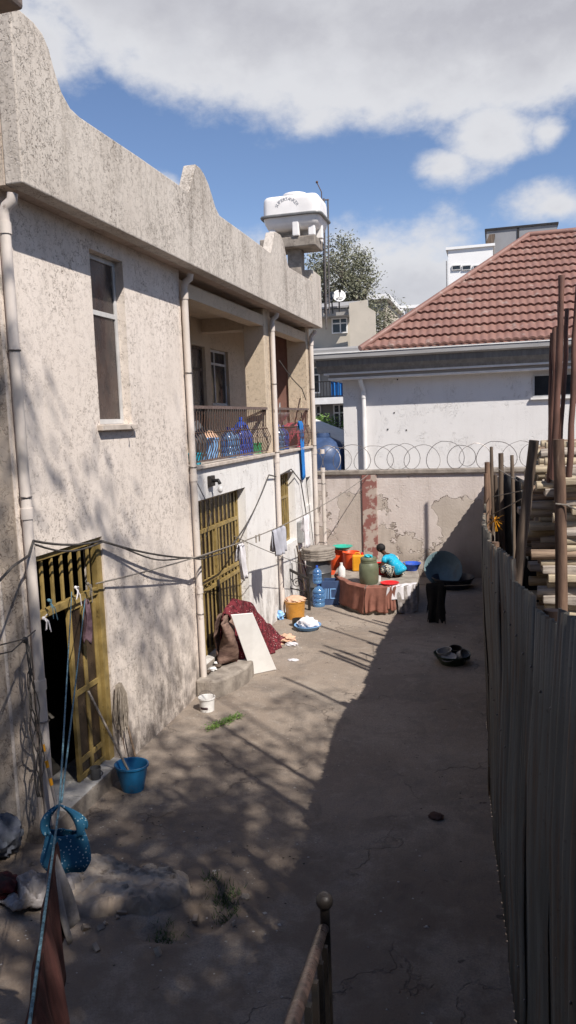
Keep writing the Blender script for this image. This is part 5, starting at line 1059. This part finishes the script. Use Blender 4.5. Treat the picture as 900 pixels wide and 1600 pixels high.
for i, (px, py, mt, lab) in enumerate(((592, 908, 'white_plastic', 'small white cup on the platform by the barrel'),)): cu = lathe_thing('cup', lab, 'cup', (*P3(px, py, pz).xy, pz), [('cup', [(0, .005), (.035, .005), (.042, .11), (.046, .11), (.04, 0), (0, 0)], mt, {})])
# gold bucket, bag and light-blue basin on the ground
gbx, gby = -3.98, 14.55
gbk = bucket('gold_bucket', 'gold-brown bucket heaped with peach cloth by the white wall', (-3.85, 14.35, .01), .17, .20, .36, 'gold_plastic', hd=None)
lump('peach_cloth', 'peach cloth heaped in the gold bucket', 'cloth', (-3.85, 14.35, .38), (.19, .19, .08), 'peach_cloth', 41, .4, 16)
lump('plastic_bag', 'crumpled blue and white plastic bag beside the gold bucket', 'bag', (*P3(434, 962, .08).xy, .09), (.13, .10, .10), 'light_blue_plastic', 42, .5, 14)
lbb = lathe_thing('light_blue_basin', 'light blue basin with white washing on the concrete', 'basin', (*P3(481, 984, .0).xy, .015), [('basin', [(0, .008), (.17, .008), (.235, .085), (.255, .09), (.255, .078), (.24, .075), (.18, 0), (0, 0)], 'light_blue_plastic', {})])
lump('white_washing', 'white washing heaped in the light blue basin', 'cloth', (lbb.location.x, lbb.location.y+.02, .12), (.19, .15, .11), 'white_cloth', 44, .4, 16)
lathe_thing('black_pot', 'small black pot behind the light blue basin', 'pot', (lbb.location.x-.24, lbb.location.y+.2, .01), [('pot', [(0, 0), (.09, 0), (.11, .05), (.11, .14), (.10, .14), (.09, .02), (0, .02)], 'black_iron', {})])
# shaded right part
lathe_thing('large_basin', 'large pale teal basin tilted up against the end wall', 'basin', (-1.22, 17.75, .32), [('basin', [(0, .01), (.26, .01), (.40, .17), (.435, .18), (.435, .16), (.41, .155), (.275, 0), (0, 0)], 'pale_teal_plastic', {})], tilt=(R(62), 0), rz=.25)
lathe_thing('large_basin', 'big dark basin lying in the shade below the teal one', 'basin', (-.95, 17.4, .02), [('basin', [(0, .01), (.33, .01), (.45, .24), (.48, .25), (.48, .23), (.46, .225), (.34, 0), (0, 0)], 'dark_basin', {})])
dh = lathe_thing('dish_basin', 'dark green basin full of pots standing in the fence\'s shade', 'basin', (-.68, 11.95, .01), [('basin', [(0, .01), (.17, .01), (.27, .16), (.29, .17), (.29, .155), (.275, .15), (.18, 0), (0, 0)], 'dark_green_plastic', {})])
def pot(label, loc, r_, h_, mat, tilt=None): return lathe_thing('cooking_pot', label, 'pot', loc, [('pot', [(0, .004), (r_*.9, .004), (r_, .02), (r_, h_), (r_+.012, h_+.003), (r_+.01, h_-.004), (r_+.003, h_-.008), (r_+.004, .015), (r_*.9, 0), (0, 0)], mat, {})], tilt=tilt)
pot('steel cooking pot at the left of the dark green basin', (-.78, 11.95, .10), .11, .13, 'steel_grey', (.15, -.2)); pot('tilted steel pot at the right of the dark green basin', (-.56, 11.9, .13), .09, .12, 'steel_grey', (.5, .9)); pot('small dark pot at the back of the dark green basin', (-.64, 12.1, .12), .09, .11, 'black_iron', (.2, .1))
lathe_thing('plate', 'grey plate propped at the front of the dark green basin', 'plate', (-.72, 11.78, .15), [('plate', [(0, .004), (.08, .004), (.12, .02), (.122, .016), (.08, 0), (0, 0)], 'steel_grey', {})], tilt=(.3, -.15))
# black garment on a stand line
bl = at(655, 912, y=14.6); br_ = at(722, 903, y=14.0)
pp0 = at(667, 912, y=14.4); pp1 = at(695, 910, y=14.3)
line('clothesline', sagline(at(652, 913, y=14.75), (-.13, 13.6, at(720, 905, y=14).z+.03), .04), .006, 'cable', 'dark cord between the washing platform and the fence', 'cord')
gar = hang(pp0, pp1, .80, .6, 'black_cloth', 'black garment hanging from the dark cord in the shade', 'black_garment', 'garment', 2, .025, .01, 40, 24, seed=4, rag=.12)
# left foreground heaps
lump('plastic_sack', 'lilac plastic sack slumped at the house corner', 'sack', (-4.44, 5.70, .20), (.22, .18, .20), 'lilac_bag', 51, .35, 20)
sx0, sy0 = -3.92, 5.25
def sheetf(u, v): x = -4.08+u*.78+.05*math.sin(v*9)+.05*fbm(v*7, u*3); y = 4.96+v*.44+.05*math.sin(u*11)+.06*fbm(u*6, 3); return (x, y, gz(x, y)+.02+.13*abs(math.sin(u*11+v*6+4*fbm(u*3, v*3)))*(math.sin(math.pi*v)*max(0, math.sin(math.pi*u)))**.5+.12*abs(fbm(u*14, v*10)-.5)*math.sin(math.pi*u)+.05*fbm(u*30, v*24)*math.sin(math.pi*u))
tag(MB().grid(sheetf, 120, 80).build('crumpled_sheet', 'dirty_white_cloth', solid=.006), 'dirty white sheet crumpled on the ground under the rope', 'sheet')
lump('red_black_cloth', 'dark red and black cloth wrapped in the crumpled sheet', 'cloth', (-4.0, 5.15, .13), (.15, .13, .09), 'burgundy_print', 53, .3, 16)
bpy.data.objects['red_black_cloth'].data.materials[0] = mk('dark_red_cloth', (.09, .01, .01), (.01, .01, .012), 5, .8)
for i, (x, y, r_, lab) in enumerate(((-2.95, 5.75, .07, 'grey stone on the mound, nearest the puddle hollow'), (-4.3, 5.35, .12, 'round stone below the plastic sack'), (-3.3, 5.15, .05, 'small pebble in front of the mound'), (-2.0, 5.55, .04, 'small pebble at the right of the grassy hollow'))):
    lump('stone', lab, 'stone', (x, y, gz(x, y)+r_*.3), (r_, r_*.8, r_*.6), 'concrete', 60+i, .4, 12)
M['mound'] = mk('broken_pale_concrete', (.42, .355, .29), (.24, .19, .15), 4, .95, .9, 14, dirt=((.14, .11, .085), 4, .56))
rnd = random.Random(4)
def mnd(u, v):
    x = -1+2*u; y = -1+2*v; r_ = min(1, max(abs(x), abs(y))); a_ = math.atan2(y, x); k = 1+.18*math.sin(3*a_+1)+.12*fbm(3+math.cos(a_)*2, 5+math.sin(a_)*2)
    px_ = -3.12+.60*x*k*(1 if x < 0 else .9); py_ = 5.42+.30*y*k; st_ = int(fbm(px_*3.5+2, py_*4.5)*7)/7; h = (.05+.16*st_)*min(1, (1-r_)*5)**.5; return (px_, py_, gz(px_, py_)-.02+h+.045*(fbm(px_*18, py_*18)-.5)*(r_ < .98))
tag(MB().grid(mnd, 90, 60).build('concrete_mound', 'mound'), 'low pale mound of broken concrete on the ground below the dotted bag', 'mound')
rnd = random.Random(77); ck = MB()
for k in range(26):
    x, y = -3.1+rnd.gauss(0, .45), 5.15+rnd.gauss(0, .16); r_ = rnd.uniform(.012, .04); m_ = Matrix.Rotation(rnd.uniform(0, 3), 3, Vector((rnd.random(), rnd.random(), 1)).normalized())
    ck.obox((x, y, gz(x, y)+r_*.4), (r_*2, r_*1.4, r_), m_)
tag(ck.build('gravel', 'mound'), 'concrete crumbs broken off the pale mound', 'rubble', kind='stuff')
# grass tufts and litter (uncountable)
gr = MB(); rnd = random.Random(17)
def tuft(x, y, n, s_, h_):
    for _ in range(n):
        px_, py_ = x+rnd.gauss(0, s_), y+rnd.gauss(0, s_*.8); z = gz(px_, py_); hh = h_*rnd.uniform(.5, 1.3); a_ = rnd.uniform(0, 6.28); lx_, ly_ = rnd.gauss(0, .03), rnd.gauss(0, .03)
        gr.add([(px_+.004*math.cos(a_), py_+.004*math.sin(a_), z), (px_-.004*math.cos(a_), py_-.004*math.sin(a_), z), (px_+lx_, py_+ly_, z+hh)], [(0, 1, 2)])
for (x, y, n, s_, h_) in ((-2.2, 5.62, 170, .07, .06), (-2.5, 5.05, 110, .06, .045), (-2.1, 5.4, 90, .06, .05), (-2.35, 5.75, 60, .05, .05)): tuft(x, y, n, s_, h_)
tag(gr.build('grass', 'grass', recalc=False), 'sparse grass growing in the near hollow', 'grass', kind='stuff')
wd_ = MB(); rnd = random.Random(5)
for k in range(420):
    f = rnd.random(); x = -3.55+.25*f+rnd.gauss(0, .035); y = 8.78+.5*f+rnd.gauss(0, .05); z = gz(x, y)+rnd.uniform(.0, .05); a_ = rnd.uniform(0, 6.28); s_ = .018
    wd_.add([(x, y, z), (x+s_*math.cos(a_), y+s_*math.sin(a_), z+.008), (x+s_*1.6*math.cos(a_+.5), y+s_*1.6*math.sin(a_+.5), z+.002), (x+s_*math.cos(a_+1), y+s_*math.sin(a_+1), z+.006)], [(0, 1, 2, 3)])
tag(wd_.build('weeds', 'leaf_bush', recalc=False), 'small weeds growing from a crack near the paint pail', 'weeds', kind='stuff')
lt = MB(); rnd = random.Random(6)
for k in range(700):
    x, y = (rnd.uniform(-4.0, -.3), rnd.uniform(4.4, 17.8)) if k < 420 else (-3.55+rnd.gauss(0, .22), 13.0+rnd.gauss(0, .7)) if k < 540 else (rnd.uniform(-3.9, -1.6), rnd.uniform(4.6, 6.6))
    z = gz(x, y)+.002; r_ = rnd.uniform(.003, .012)*(1.6 if k % 9 == 0 else 1); a_ = rnd.uniform(0, 3); lt.add([(x+r_*math.cos(a_+j*1.57)*(1+.4*hsh(k, j)), y+r_*math.sin(a_+j*1.57), z) for j in range(4)]+[(x, y, z+r_*.5)], [(0, 1, 4), (1, 2, 4), (2, 3, 4), (3, 0, 4)])
M['litter'] = mk('litter_bits', (.42, .38, .34), (.06, .05, .04), 3, .9, lo=.45, hi=.5)
tag(lt.build('litter', 'litter'), 'scattered grit and litter on the concrete', 'litter', kind='stuff')

# balcony belongings
def B_(px, py, x): p = at(px, py, x=x); return (p.x, p.y, 3.30)
def byfloor(px, py): p = at(px, py, z=3.30); return (p.x, p.y, 3.30)
def onb(px, X_): # floor spot whose pixel column is px at depth plane X_
    p = at(px, 700, x=X_); return (X_, p.y, 3.301)
bucket('light_blue_bucket', 'light blue bucket on the balcony behind the rails', onb(325, -4.62), .15, .19, .36, 'light_blue_plastic', hd=None)
bucket('teal_tub', 'small teal tub at the left end of the balcony', onb(304, -4.32), .08, .11, .17, 'teal_plastic', hd=None, cat='tub')
lump('dark_bag', 'dark grey bag standing at the left end of the balcony', 'bag', (-4.5, onb(308, -4.5)[1], 3.60), (.14, .22, .32), 'grey_plastic', 71, .2, 16)
bottle('pale blue bottle, leftmost of the balcony water bottles', onb(357, -4.42), 'bottle_blue', 1.05); bottle('pale blue bottle, second from left on the balcony', onb(364, -4.50), 'bottle_blue', 1.0)
bottle('deep blue bottle right of the pale ones on the balcony', onb(375, -4.45), 'bottle_deep', 1.15); bottle('deep blue bottle nearest the green bucket on the balcony', onb(384, -4.42), 'bottle_deep', 1.1)
bt2 = onb(378, -4.62); bottle('blue bottle standing tallest behind the deep blue ones', (bt2[0], bt2[1], 3.42), 'bottle_deep', 1.15)
bucket('green_bucket', 'green bucket at the right of the balcony water bottles', onb(399, -4.42), .11, .13, .20, 'green_plastic', hd=None)
bottle('left blue bottle in the far balcony bay', onb(435, -4.35), 'bottle_blue', 1.05); bottle('right blue bottle in the far balcony bay', onb(443, -4.35), 'bottle_deep', 1.0)
bucket('pink_tub', 'pinkish red laundry tub in the far balcony bay', onb(459, -4.45), .22, .27, .42, 'pink_plastic', hd=None, cat='tub'); 
q = onb(459, -4.45); lump('pink_laundry', 'pink laundry heaped in the far balcony tub', 'cloth', (q[0], q[1], 3.74), (.24, .24, .10), 'pink_plastic', 73, .4, 14)
sk = thing('wash_basin', 'white wash basin with a curved tap in the far balcony bay', 'sink', (-4.85, 17.0, 3.3)); MB().lathe([(0, .60), (.14, .62), (.26, .76), (.28, .80), (.25, .80), (.14, .68), (0, .66)], (-4.80, 17.0, 3.28), 28).build('bowl', 'white_plastic', sk); MB().lathe([(.09, 0), (.06, .1), (.06, .5), (.12, .62)], (-4.80, 17.0, 3.3), 16).build('pedestal', 'white_plastic', sk)
MB().tube([(-4.8, 17.2, 4.05), (-4.8, 17.2, 4.22), (-4.78, 17.12, 4.30), (-4.76, 17.02, 4.27), (-4.76, 17.0, 4.2)], .016, 8).build('tap', 'steel_grey', sk)
c_ = at(464, 655, x=WX+.05); c1_ = at(474, 657, x=WX+.06)
hang(at(466, 658, x=WX+.02), at(472, 658, x=WX+.02), 1.25, .2, 'blue_cloth', 'long bright blue cloth hanging over the far balcony rail', 'blue_cloth', 'cloth', 2, .03, .006, 20, 40, seed=2, taper=.2)
stick('stick', at(471, 660, x=-4.25), at(471, 618, x=-4.3), .014, 'timber_a', 'short stick poking up behind the far balcony rail', 'stick')
lump('sandal', 'grey crate-like bundle leaning on the balcony back wall', 'bundle', (-5.15, onb(300, -5.1)[1]+1.0, 3.5), (.15, .3, .25), 'peach_cloth', 74, .2, 14); bpy.data.objects['sandal']['label'] = 'peach cloth bundle at the back of the balcony'; bpy.data.objects['sandal'].name = 'cloth_bundle'

# ------------------------------------------------------------------ person sitting on the platform
pb = at(625, 904, z=pz); bx, by, bz = pb.x, pb.y+.12, pz
per_ = thing('person', 'person in a cyan patterned dress seated on the platform, bent over a red bucket', 'person', (bx, by, bz))
def skin_obj(name, verts, edges, rad, mat, parent, root=0, sub=2):
    me = bpy.data.meshes.new(name); off = parent_loc(parent); me.from_pydata([tuple(Vector(v)-off) for v in verts], edges, []); o = bpy.data.objects.new(name, me); col.objects.link(o); o.parent = parent
    sk_ = o.modifiers.new('Skin', 'SKIN'); sk_.use_smooth_shade = True; sv = me.skin_vertices[0].data
    for i, r_ in enumerate(rad): sv[i].radius = r_ if isinstance(r_, tuple) else (r_, r_)
    sv[root].use_root = True; sb_ = o.modifiers.new('Sub', 'SUBSURF'); sb_.levels = sub; sb_.render_levels = sub; me.materials.append(M[mat]); return o
# person faces left (-x) and a little to the wall (+y)
f = Vector((-.93, .37, 0)).normalized(); l = Vector((-f.y, f.x, 0))  # l = person's left
l = Vector((0, 0, 1)).cross(f)
O = Vector((bx, by, bz))
def W(a, b_, c_): return O+(f*(a+.42*max(0, c_-.12))+l*b_+Vector((0, 0, c_*.86)))*.94
V = [W(0, 0, .13), W(.03, 0, .28), W(.09, 0, .42), W(.15, 0, .52), W(.19, 0, .585), W(.225, 0, .64), W(.25, 0, .70), W(.24, 0, .755)]
Rd = [(.13, .12), (.115, .10), (.125, .10), (.11, .075), (.045, .045), (.05, .05), (.07, .082), (.055, .06)]
Ed = [(i, i+1) for i in range(7)]
def add(parent, p, r_): V.append(p); Rd.append(r_); Ed.append((parent, len(V)-1)); return len(V)-1
add(6, W(.335, 0, .685), .012)
for s_ in (1, -1):
    hip = add(0, W(.06, s_*.10, .12), .085); kn = add(hip, W(.33, s_*.17, .33), .058); cf = add(kn, W(.30, s_*.17, .18), .046); an = add(cf, W(.27, s_*.16, .05), .03); add(an, W(.38, s_*.17, .03), .026)
    shd = add(3, W(.15, s_*.165, .49), .052); el_ = add(shd, W(.28, s_*.22, .30), .036); fa = add(el_, W(.42, s_*.17, .28), .030); wr = add(fa, W(.52, s_*.12, .27), .021); pm = add(wr, W(.575, s_*.11, .265), .026)
    for k, (dl, ln_) in enumerate(((-.03, .055), (-.01, .065), (.01, .068), (.028, .05))): f1 = add(pm, W(.605, s_*.11+dl, .258), .009); add(f1, W(.605+ln_*.6, s_*.11+dl*1.1, .235), .008)
    th_ = add(pm, W(.58, s_*.11-s_*.035, .272), .010); add(th_, W(.605, s_*.11-s_*.05, .255), .008)
skin_obj('body', V, Ed, Rd, 'skin', per_)
MB().sphere(W(.232, 0, .735), .098, 20, 14, (1.0, .92, .95)).build('hair', 'hair', per_); 
for s_ in (1, -1): MB().sphere(W(.24, s_*.088, .69), .02, 8, 6, (.6, .5, 1)).build('ear', 'skin', per_)
# dress: torso and skirt
V2 = [W(-.02, 0, .09), W(0, 0, .2), W(.03, 0, .30), W(.09, 0, .43), W(.145, 0, .52), W(.17, 0, .555)]
R2 = [(.18, .19), (.17, .165), (.145, .13), (.155, .125), (.12, .085), (.06, .06)]; E2 = [(i, i+1) for i in range(5)]
for s_ in (1, -1): V2 += [W(.15, s_*.17, .48), W(.21, s_*.205, .39)]; R2 += [.066, .06]; n_ = len(V2); E2 += [(4, n_-2), (n_-2, n_-1)]
skin_obj('dress', V2, E2, R2, 'cyan_dress', per_)
V3 = [W(.02, 0, .12)]; R3 = [(.17, .15)]; E3 = []
for s_ in (1, -1): V3 += [W(.12, s_*.11, .17), W(.30, s_*.17, .31), W(.30, s_*.16, .12)]; R3 += [.12, .085, .085]; n_ = len(V3); E3 += [(0, n_-3), (n_-3, n_-2), (n_-2, n_-1)]
skin_obj('skirt', V3, E3, R3, 'print_dress', per_)
MB().grid(lambda u, v: W(.02+.16*v+.03*math.sin(u*6), -.165-.02*math.sin(v*3.1), .12+.40*u-.02*v), 12, 8).build('dress_panel', 'print_dress', per_, solid=.02)

for o in list(C.objects):
    if '_local' in o: del o['_local']
